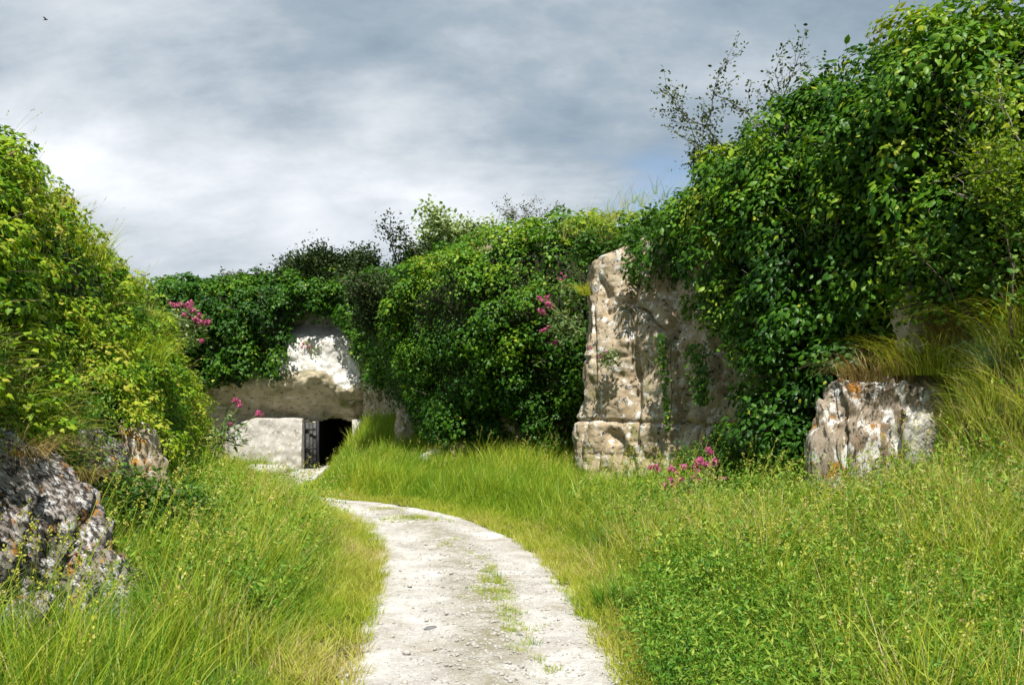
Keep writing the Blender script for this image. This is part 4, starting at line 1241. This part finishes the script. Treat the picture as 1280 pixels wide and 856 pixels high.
# yellow meadow flowers in the left grass
for k, (a, b, y) in enumerate([(262, 604, 9.6), (270, 612, 9.0), (285, 598, 10.4), (318, 626, 9.3), (301, 640, 8.6), (256, 618, 8.8)]):
    p = at(a, b, y)
    g = float(terrain(p[None, :2])[0])
    r_ = thing('buttercup', 'small yellow flower standing in the far left grass', 'flower', (p[0], p[1], g), 'yellow flowers in the left grass')
    mb = MB(); mb.tube(np.array([(p[0], p[1], g), (p[0] + 0.02, p[1], (g + p[2]) / 2), p]), 0.003, 3)
    V, F = mb.arr(); part('stem', V, F, M_valstem, r_, False, {'tint': np.full(len(V), 0.3)})
    n = 14
    d = norm(rng.normal(0, 1, (n, 3)) * [1, 1, 0.4] + [0, 0, 0.3])
    V, F, tv = leaf_arrays(np.tile(p, (n, 1)), norm(rng.normal(0, .3, (n, 3)) + [0, -0.5, 1]), d, np.full(n, 0.026), rng.uniform(0, 1, n), SMALL)
    part('flower_head', V, F, M_yellow, r_, False, {'tint': tv})


# ================================================================== scattered grass (geometry nodes, uncountable)
def scatter(name, label, protos, P, rotz, tilt, scale, itint, mat):
    pc = bpy.data.collections.new(name + '_source')
    for V, F, tv in protos:
        o = bpy.data.objects.new(name + '_blade', make_mesh(name + '_blade', V, F, mat, False, {'tint': tv}))
        pc.objects.link(o)
    me = bpy.data.meshes.new(name)
    n = len(P)
    me.vertices.add(n)
    me.vertices.foreach_set('co', np.asarray(P, np.float32).ravel())
    rot = np.c_[tilt, rotz].astype(np.float32)
    a = me.attributes.new('rot', 'FLOAT_VECTOR', 'POINT'); a.data.foreach_set('vector', rot.ravel())
    sc3 = np.asarray(scale, np.float32)
    if sc3.ndim == 1:
        sc3 = np.repeat(sc3[:, None], 3, 1)
    a = me.attributes.new('scl', 'FLOAT_VECTOR', 'POINT'); a.data.foreach_set('vector', np.ascontiguousarray(sc3).ravel())
    a = me.attributes.new('idx', 'INT', 'POINT'); a.data.foreach_set('value', rng.integers(0, len(protos), n).astype(np.int32))
    a = me.attributes.new('itint', 'FLOAT', 'POINT'); a.data.foreach_set('value', np.asarray(itint, np.float32))
    ng = bpy.data.node_groups.new(name + '_scatter', 'GeometryNodeTree')
    ng.interface.new_socket('Geometry', in_out='INPUT', socket_type='NodeSocketGeometry')
    ng.interface.new_socket('Geometry', in_out='OUTPUT', socket_type='NodeSocketGeometry')
    N, L = ng.nodes, ng.links
    gi, go = N.new('NodeGroupInput'), N.new('NodeGroupOutput')
    ci = N.new('GeometryNodeCollectionInfo'); ci.inputs['Collection'].default_value = pc
    ci.inputs['Separate Children'].default_value = True; ci.inputs['Reset Children'].default_value = True
    ip = N.new('GeometryNodeInstanceOnPoints'); ip.inputs['Pick Instance'].default_value = True

    def named(nm, typ):
        q = N.new('GeometryNodeInputNamedAttribute'); q.data_type = typ; q.inputs['Name'].default_value = nm
        return q.outputs['Attribute']
    L.new(gi.outputs[0], ip.inputs['Points']); L.new(ci.outputs[0], ip.inputs['Instance'])
    L.new(named('idx', 'INT'), ip.inputs['Instance Index'])
    e2r = N.new('FunctionNodeEulerToRotation'); L.new(named('rot', 'FLOAT_VECTOR'), e2r.inputs[0]); L.new(e2r.outputs[0], ip.inputs['Rotation'])
    L.new(named('scl', 'FLOAT_VECTOR'), ip.inputs['Scale'])
    L.new(ip.outputs[0], go.inputs[0])
    o = link(name, me)
    md = o.modifiers.new('scatter', 'NODES'); md.node_group = ng
    me.materials.append(mat)
    return tag(o, label, kind='stuff')


def field(n, x0, x1, y0, y1):
    return np.c_[rng.uniform(x0, x1, n), rng.uniform(y0, y1, n)]


def inside(P):
    """on the open ground: off the path, in front of the cliffs and the bank"""
    dp, cr = path_side(P)
    dr, ir = near(P, RIGHT); dl, il = near(P, LEFT)
    tr = norm(np.gradient(RIGHT[:, :2], axis=0))[ir]; tl = norm(np.gradient(LEFT[:, :2], axis=0))[il]
    vr = P - RIGHT[ir, :2]; vl = P - LEFT[il, :2]
    okr = (tr[:, 0] * vr[:, 1] - tr[:, 1] * vr[:, 0]) > -0.15
    okl = (tl[:, 0] * vl[:, 1] - tl[:, 1] * vl[:, 0]) < 0.12
    return dp, cr, okr & okl, dr, dl


# density falls with distance, blades get a little wider there
cand = field(150000, -9.5, 6.5, 2.8, 27.5)
frame = np.abs(cand[:, 0]) < cand[:, 1] * 0.68 + 0.6
cand = cand[frame]
dp, cr, ok, dr, dl = inside(cand)
dens = np.clip((7.5 / cand[:, 1]) ** 1.0, 0.32, 1.0) * 0.72
ok &= rng.random(len(cand)) < dens
zone_long = ok & (dp > 0.10)
Pn = np.c_[cand, terrain(cand)]
n1 = fbm(np.c_[cand * 0.8, np.zeros(len(cand))], 3, 201)
n2 = fbm(np.c_[cand * 2.1, np.zeros(len(cand))], 3, 203)
hgt = 0.16 + 0.84 * sstep(0.05, 0.95, dp)
hgt = np.where(cr > 0, hgt * 0.95, hgt) * (1.0 + 0.45 * n2 + 0.25 * n1)
for (gx, gy, gr, gs) in ((-2.55, 4.75, 0.55, 0.35), (2.4, 10.5, 0.75, 0.3), (2.2, 9.5, 0.85, 0.45), (1.1, 13.3, 0.7, 0.3), (1.9, 12.5, 0.7, 0.4), (3.7, 8.2, 0.7, 0.5), (-1.3, 16.3, 0.8, 0.3), (-1.25, 15.4, 0.7, 0.55)):
    hgt = hgt * (1 - (1 - gs) * np.exp(-(((cand[:, 0] - gx) ** 2 + (cand[:, 1] - gy) ** 2) / gr ** 2) ** 2))
# herb patch at the near right
herb = (cr < 0) & (((cand[:, 0] - 1.75) / 1.35) ** 2 + ((cand[:, 1] - 4.9) / 1.35) ** 2 + 0.5 * n2 < 1.0)
far = cand[:, 1] > 10.5
tint_g = 0.0 + 0.24 * n1 + 0.18 * n2 + 0.12 * (dp < 0.35) - 0.03 * (cr < 0)
tint_g += 0.10 * np.exp(-((cand[:, 0] - 3.0) ** 2 + (cand[:, 1] - 7.0) ** 2) / 4)

WIND = (0.38, 0.05)
long_near = [blades(13, 0.40, 0.75, 0.0080, WIND, 1.0, 4, 0.05, 0.5, (0.46, 0.20), 0.10) for _ in range(8)]
long_up = [blades(13, 0.44, 0.50, 0.0080, (0.10, 0.0), 0.9, 4, 0.06, 0.5, (0.47, 0.21), 0.14) for _ in range(8)] + [blades(7, 0.48, 0.6, 0.007, (0.15, 0.0), 0.8, 4, 0.06, 0.5, (0.88, 0.10), 0.1) for _ in range(2)]
long_near += [blades(8, 0.44, 0.75, 0.007, WIND, 1.0, 4, 0.06, 0.5, (0.88, 0.10), 0.1) for _ in range(2)]
long_far = [blades(13, 0.42, 0.5, 0.013, WIND, 0.9, 3, 0.09, 0.45, (0.46, 0.16), 0.14) for _ in range(5)]
short_p = [blades(16, 0.09, 0.8, 0.0055, (0.1, 0), 0.8, 3, 0.06, 0.4, (0.42, 0.12), 0.2) for _ in range(4)]


def seed_tuft():
    n = rng.integers(2, 5)
    Vs, F3, F4, ts, k0 = [], [], [], [], 0
    for q in range(n):
        h = rng.uniform(0.5, 0.8)
        az = rng.uniform(0, 2 * PI); l_ = rng.uniform(0.1, 0.3)
        t = np.linspace(0, 1, 5)
        C = np.c_[0.05 * math.cos(az) + h * t ** 1.7 * (0.28 + math.cos(az) * l_), 0.05 * math.sin(az) + h * t ** 1.7 * math.sin(az) * l_, h * t]
        w = 0.0016
        s = np.array([1, 0.3, 0]) * w
        V = np.concatenate([C - s, C + s])
        Vs.append(V); F4 += [(k0 + i, k0 + 5 + i, k0 + 6 + i, k0 + 1 + i) for i in range(4)]
        ts.append(np.full(10, 0.62)); k0 += 10
        m = 16
        f = rng.uniform(0, 1, m)
        pos = C[-1] + (C[-1] - C[-2]) * (f * 0.55)[:, None] + rng.normal(0, 0.006, (m, 3))
        Vl, Fl, tl = leaf_arrays(pos, norm(rng.normal(0, 1, (m, 3))), norm(rng.normal(0, 0.5, (m, 3)) + norm(C[-1] - C[-2]) * 1.2), np.full(m, 0.017), np.clip(rng.normal(0.86, 0.08, m), 0, 1), SMALL)
        Vs.append(Vl); F3.append(Fl + k0); ts.append(tl); k0 += len(Vl)
    return np.concatenate(Vs), [np.concatenate(F3), np.array(F4)], np.concatenate(ts)


def weed_tuft():
    Vs, Fs, ts, k0 = [], [], [], 0
    for q in range(6):
        d = norm(np.array([rng.normal(0.1, 0.35), rng.normal(0, 0.35), 1.0])); h = rng.uniform(0.2, 0.5)
        m = 22
        f = rng.uniform(0.25, 1.0, m)
        pos = d * (f * h)[:, None] + rng.normal(0, 0.018, (m, 3)) + np.r_[rng.normal(0, 0.05, 2), 0]
        V, F, tv = leaf_arrays(pos, norm(rng.normal(0, 0.7, (m, 3)) + [0, 0, 0.6]), norm(rng.normal(0, 0.8, (m, 3)) + [0, 0, 0.9]), 0.034 * rng.uniform(0.5, 1.3, m), np.clip(0.2 + 0.45 * f + rng.normal(0, 0.2, m), 0, 1), LANCE)
        Vs.append(V); Fs.append(F + k0); ts.append(tv); k0 += len(V)
    return np.concatenate(Vs), [np.concatenate(Fs)], np.concatenate(ts)


def put(name, label, protos, mask, scale, mat, tint=None, sub=None, turn=0.8):
    i = np.flatnonzero(mask)
    if sub and len(i) > sub:
        i = rng.choice(i, sub, replace=False)
    n = len(i)
    s = scale[i] * rng.uniform(0.75, 1.2, n)
    s3 = np.c_[0.5 + 0.5 * s, 0.5 + 0.5 * s, s]
    return scatter(name, label, protos, Pn[i], rng.normal(0, turn, n), rng.normal(0, 0.12, (n, 2)), s3, (tint_g if tint is None else tint)[i], mat)


put('upright_grass', 'upright yellow green grass on the left of the near path', long_up, zone_long & ~far & (cr > 0), hgt, M_grass, turn=1.9)
put('grass', 'long windswept grass on the right of the near path', long_near, zone_long & ~far & (cr < 0) & ~(herb & (rng.random(len(cand)) < 0.25)), hgt, M_grass)
put('far_grass', 'long bright grass further along the path', long_far, zone_long & far, hgt, M_grass)
put('verge_grass', 'short trodden grass along the path edges', short_p, ok & (dp > -0.12) & (dp < 0.45) & (cand[:, 1] < 20), np.full(len(cand), 1.0), M_grass, tint_g + 0.17)
put('seeding_grass', 'straw coloured seed heads standing above the grass', [seed_tuft() for _ in range(6)], ok & (dp > 0.45) & (cand[:, 1] < 19) & (rng.random(len(cand)) < 0.035), np.full(len(cand), 0.95), M_grass, tint_g * 0.5)
wc = field(2100, 0.3, 3.6, 3.3, 6.9)
wdp, wcr, wok, _, _ = inside(wc)
wn2 = fbm(np.c_[wc * 2.1, np.zeros(len(wc))], 3, 203)
wm = wok & (wdp > 0.12) & (wcr < 0) & (((wc[:, 0] - 1.75) / 1.35) ** 2 + ((wc[:, 1] - 4.9) / 1.35) ** 2 + 0.5 * wn2 < rng.uniform(0.3, 1.9, len(wc)))
wc = wc[wm]
scatter('leafy_weeds', 'dense small leaved green weeds in the near right verge', [weed_tuft() for _ in range(6)], np.c_[wc, terrain(wc)], rng.uniform(0, 6, len(wc)), rng.normal(0, 0.15, (len(wc), 2)), rng.uniform(0.7, 1.2, len(wc)), rng.normal(0, 0.1, len(wc)), M_weed_i)
# leafy weeds scattered thinly elsewhere
wc = np.concatenate([field(900, -4.2, -1.6, 5.0, 13), field(1100, 1.0, 5.0, 5.5, 11.5)])
wdp, wcr, wok, _, _ = inside(wc)
wc = wc[wok & (wdp > 0.5)]
scatter('scattered_weeds', 'leafy green weeds mixed into the long grass', [weed_tuft() for _ in range(4)], np.c_[wc, terrain(wc)], rng.uniform(0, 6, len(wc)), rng.normal(0, 0.2, (len(wc), 2)), rng.uniform(0.8, 1.5, len(wc)), rng.normal(0, 0.12, len(wc)), M_weed_i)


# the middle of the path
def path_points(n, amid, asd, ylo, yhi):
    i = np.flatnonzero((PATH[:, 1] > ylo) & (PATH[:, 1] < yhi))
    k = rng.choice(i, n)
    a = np.clip(rng.normal(amid, asd, n), -0.48, 0.48)
    p = PATH[k, :2] + nrm[k] * (a * PATH[k, 2])[:, None] + rng.normal(0, 0.02, (n, 2))
    return p


def on_path_z(p):
    d = ((p[:, None] - flat[None, ::3, :2]) ** 2).sum(2)
    return flat[::3][d.argmin(1), 2]


def blob(cx_, cy_, sx, sy, n):
    return np.c_[rng.normal(cx_, sx, n), rng.normal(cy_, sy, n)]


pg = np.concatenate([blob(*b) for b in [(-1.28, 11.05, 0.26, 0.12, 130), (-1.75, 12.1, 0.2, 0.16, 50), (-0.20, 7.8, 0.05, 0.15, 30), (-0.16, 7.3, 0.09, 0.13, 60), (-0.14, 6.75, 0.10, 0.14, 80), (-0.04, 6.2, 0.07, 0.15, 40), (0.02, 5.75, 0.07, 0.14, 36), (0.05, 5.3, 0.06, 0.12, 14), (0.17, 5.1, 0.03, 0.04, 7), (0.23, 4.9, 0.03, 0.03, 6), (-0.6, 9.3, 0.09, 0.08, 10), (-0.36, 8.5, 0.08, 0.12, 12), (-0.72, 9.0, 0.06, 0.05, 5)]])
scatter('path_grass', 'thin grass patches growing along the middle of the chalk path', short_p, np.c_[pg, on_path_z(pg) - 0.006], rng.uniform(0, 6, len(pg)), rng.normal(0, 0.2, (len(pg), 2)), rng.uniform(0.3, 0.65, len(pg)), rng.normal(0.20, 0.2, len(pg)), M_grass)

# gravel
def pebble(seed, n=6):
    th = np.linspace(0, 2 * PI, 8, endpoint=False); ph = np.linspace(-1.3, 1.3, 5)
    TH, PH = np.meshgrid(th, ph, indexing='ij')
    P = np.stack([np.cos(PH) * np.cos(TH), np.cos(PH) * np.sin(TH) * 0.8, np.sin(PH) * 0.55], 2).reshape(-1, 3)
    P = P * (1 + 0.35 * fbm(P * 1.3 + seed * 7.7, 2, seed)[:, None])
    nv, nu = 5, 8
    F = grid_faces(nu, nv); i = np.arange(nv - 1)
    wrap = np.stack([(nu - 1) * nv + i, i, i + 1, (nu - 1) * nv + i + 1], 1)
    cap1 = np.array([[k * nv for k in range(8)][::-1]]); cap2 = np.array([[k * nv + nv - 1 for k in range(8)]])
    return P, [np.concatenate([F, wrap]), np.concatenate([cap1, cap2])], np.full(len(P), 0.5)


gp = np.concatenate([path_points(4200, 0.0, 0.22, 3.9, 12), path_points(2200, 0.03, 0.10, 3.9, 8.5), path_points(900, 0.4, 0.1, 3.9, 8)])
scatter('gravel', 'fine pale chalk gravel scattered on the path', [pebble(k) for k in range(6)], np.c_[gp, on_path_z(gp) + 0.002], rng.uniform(0, 6, len(gp)), rng.normal(0, 0.3, (len(gp), 2)), np.clip(rng.lognormal(-5.1, 0.5, len(gp)), 0.002, 0.018), np.zeros(len(gp)), M_stone)

stone_meshes = [make_mesh('chalk_stone', *pebble(20 + k)[:2], M_stone, False) for k in range(5)]
flint_meshes = [make_mesh('flint', *pebble(40 + k)[:2], M_flint, False) for k in range(3)]
sp = path_points(26, 0.0, 0.16, 4.5, 8.0)
for k, (p, z) in enumerate(zip(sp, on_path_z(sp))):
    o = bpy.data.objects.new('chalk_stone', stone_meshes[k % 5]); COL.objects.link(o)
    s = rng.uniform(0.014, 0.028)
    o.location = (p[0], p[1], z + s * 0.25); o.scale = (s, s, s); o.rotation_euler = (0, 0, rng.uniform(0, 6))
    tag(o, 'loose white chalk stone lying on the path', 'stone', 'loose chalk stones on the path')
for k, (a, b, s, lab) in enumerate([(539, 788, 0.040, 'dark flint half sunk in the left rut of the path'), (459, 816, 0.042, 'grey flint lying near the left edge of the path'), (650, 798, 0.022, 'small black flint right of the middle of the path')]):
    y = EYE * 1050 / (b - 500)
    p = np.array([[(a - 640) / 1050 * y, y]])
    o = bpy.data.objects.new('flint', flint_meshes[k]); COL.objects.link(o)
    o.location = (p[0, 0], p[0, 1], float(on_path_z(p)[0]) + s * 0.15); o.scale = (s * 1.3, s, s * 0.8); o.rotation_euler = (0.1, 0, 0.5 + k)
    tag(o, lab, 'stone')

# grass along the crests against the sky, and on the banks


def crest(name, label, pts, n, jit, protos, mat, scale, tilt=(0, 0)):
    pts = np.asarray(pts, float)
    k = rng.integers(0, len(pts) - 1, n); f = rng.random((n, 1))
    P = pts[k] * (1 - f) + pts[k + 1] * f + rng.normal(0, jit, (n, 3)) * [1, 1, 0.4]
    return scatter(name, label, protos, P, rng.normal(0, 0.6, n), rng.normal(0, 0.25, (n, 2)) + np.array(tilt), rng.uniform(0.6, 1.2, n) * scale, rng.normal(0.08, 0.12, n), mat)


ridge = [GL[i, 52] for i in range(60, 215, 6)]
crest('crest_grass', 'wispy grass along the skyline of the left bank', [GL[i, j] for i in range(30, 235, 4) for j in (36, 44)], 420, 0.10, long_near, M_grass, 0.55)
crest('crest_seed_grass', 'seed heads sticking up from the left bank', [GL[i, j] for i in range(30, 235, 4) for j in (38, 44)], 150, 0.10, [seed_tuft() for _ in range(4)], M_grass, 0.55)
crest('cliff_top_grass', 'wispy grass along the crest over the rock pillar', [(1.0, 15.6, 4.72), (1.5, 14.6, 4.62), (1.9, 13.9, 4.72), (2.5, 13.0, 4.75)], 70, 0.15, [seed_tuft() for _ in range(4)] + long_near, M_grass, 0.7)
# long grass and weeds on the steep right bank
rp, rn, _ = on_grid(GR, 2600)
rp = rp[(rp[:, 1] > 4.5) & (rp[:, 2] > 0.5)]
wet = fbm(rp * 1.1, 2, 401)
gp_ = rp[wet > -0.12]
scatter('bank_grass', 'long bleached grass bending down the right bank', [blades(18, 0.5, 0.6, 0.0075, (-0.25, -0.2), 1.3, 5, 0.09, 0.4, (0.62, 0.16), 0.2) for _ in range(5)] + [blades(16, 0.5, 0.7, 0.007, (-0.3, -0.25), 1.4, 5, 0.09, 0.4, (0.92, 0.08), 0.1) for _ in range(2)], gp_, rng.normal(0, 0.8, len(gp_)), rng.normal(0, 0.2, (len(gp_), 2)), rng.uniform(0.5, 1.0, len(gp_)), rng.normal(0.02, 0.14, len(gp_)), M_grass)
wp_ = rp[wet < 0.10][:900]
scatter('bank_weeds', 'leafy green weeds covering the right bank', [weed_tuft() for _ in range(5)], wp_, rng.uniform(0, 6, len(wp_)), np.c_[rng.normal(0, 0.2, len(wp_)), rng.normal(-0.4, 0.2, len(wp_))], rng.uniform(0.9, 1.6, len(wp_)), rng.normal(0, 0.12, len(wp_)), M_weed_i)
# grass in the ivy of the left bank
lm = left_keep(((GL[:-1, :-1] + GL[1:, 1:]) / 2).reshape(-1, 3)).reshape(259, 89).astype(float)
lp, ln, _ = on_grid(GL, 3600, lm)
pn = fbm(lp * 0.8, 2, 301)
lp = lp[(pn > 0.02) | (rng.random(len(lp)) < 0.06)]
scatter('bank_tussocks', 'bright grass growing up through the left bank ivy', long_near, lp, rng.normal(0, 0.8, len(lp)), np.c_[rng.normal(0, 0.2, len(lp)), rng.normal(0.35, 0.25, len(lp))], rng.uniform(0.3, 0.75, len(lp)), rng.normal(0.06, 0.14, len(lp)), M_grass)
# weeds, dry grass and brambles on the bare foot of the left bank
gc = ((GL[:-1, :-1] + GL[1:, 1:]) / 2).reshape(-1, 3)
foot = ((gc[:, 1] > 3.2) & (gc[:, 1] < 10) & (gc[:, 2] > 0.1) & (gc[:, 2] < 1.9) & ~((gc[:, 1] < 5.9) & (gc[:, 2] < 1.35)) & ~((np.abs(gc[:, 1] - 7.4) < 0.75) & (gc[:, 2] > 0.35))).reshape(259, 89).astype(float)
fp, fn, _ = on_grid(GL, 1500, foot)
fp = fp + fn * -0.1
wet = fbm(fp * 1.3, 2, 311)
a_ = fp[wet > -0.05]
scatter('foot_grass', 'mixed green and dry grass at the foot of the left bank', long_near, a_, rng.normal(0, 0.8, len(a_)), np.c_[rng.normal(0, 0.2, len(a_)), rng.normal(0.5, 0.25, len(a_))], rng.uniform(0.4, 0.9, len(a_)), rng.normal(0.05, 0.25, len(a_)), M_grass)
a_ = fp[wet < 0.1]
scatter('foot_weeds', 'leafy weeds at the foot of the left bank', [weed_tuft() for _ in range(4)], a_, rng.uniform(0, 6, len(a_)), np.c_[rng.normal(0, 0.2, len(a_)), rng.normal(0.5, 0.25, len(a_))], rng.uniform(0.6, 1.2, len(a_)), rng.normal(-0.1, 0.15, len(a_)), M_weed_i)

# small weeds and dry grass rooted in the cracks of the big rock
from mathutils.bvhtree import BVHTree
off_ = np.array(big_rock.location)
tree_ = BVHTree.FromPolygons([tuple(np.array(v.co) + off_) for v in big_rock.data.vertices], [tuple(p_.vertices) for p_ in big_rock.data.polygons])
hits = []
for q in range(240):
    x_, y_ = rng.uniform(-3.6, -2.2), rng.uniform(3.7, 5.6)
    loc_, nor_, _, _ = tree_.ray_cast(Vector((x_, y_, 4.0)), Vector((0, 0, -1)))
    if loc_ is not None and loc_.z > 0.3:
        hits.append(loc_)
hits = np.array([tuple(h_) for h_ in hits])
sel = fbm(hits * 2.2, 2, 501) > 0.0
hits = hits[sel]
half = len(hits) // 2
scatter('rock_weeds', 'small weeds rooted in cracks of the big grey rock', [weed_tuft() for _ in range(3)], hits[:half] - [0, 0, 0.03], rng.uniform(0, 6, half), rng.normal(0, 0.3, (half, 2)), rng.uniform(0.3, 0.65, half), rng.normal(0.1, 0.15, half), M_weed_i)
rest_ = hits[half:]
scatter('rock_grass', 'dry grass rooted in cracks of the big grey rock', long_near, rest_ - [0, 0, 0.03], rng.normal(0, 1.5, len(rest_)), rng.normal(0, 0.4, (len(rest_), 2)), rng.uniform(0.25, 0.55, len(rest_)), rng.normal(0.30, 0.2, len(rest_)), M_grass)

# bird
bd = thing('bird', 'small brown bird flying high at the top left', 'bird', tuple(at(57, 25, 40)))
bpz = np.array(bd.location)
mb = MB(); t = np.linspace(0, 1, 7)
mb.tube(bpz + np.c_[np.linspace(-0.11, 0.12, 7), np.zeros(7), np.linspace(-0.01, 0.02, 7)], [0.006, 0.02, 0.03, 0.033, 0.025, 0.02, 0.004], 7)
V, F = mb.arr(); part('body', V, F, M_twig, bd, True)
for sgn in (-1, 1):
    Vw = bpz + np.array([(-0.02, 0, 0.02), (0.05, 0, 0.02), (0.03, sgn * 0.10, 0.07), (-0.03, sgn * 0.20, 0.06), (-0.05, sgn * 0.1, 0.05), (0.015, 0, 0.03), (0, sgn * 0.1, 0.075)])
    part('wing', Vw, [np.array([(0, 1, 2), (0, 2, 4), (4, 2, 3), (0, 5, 6), (0, 6, 4), (5, 1, 6), (1, 2, 6), (6, 2, 3)])], M_twig, bd)
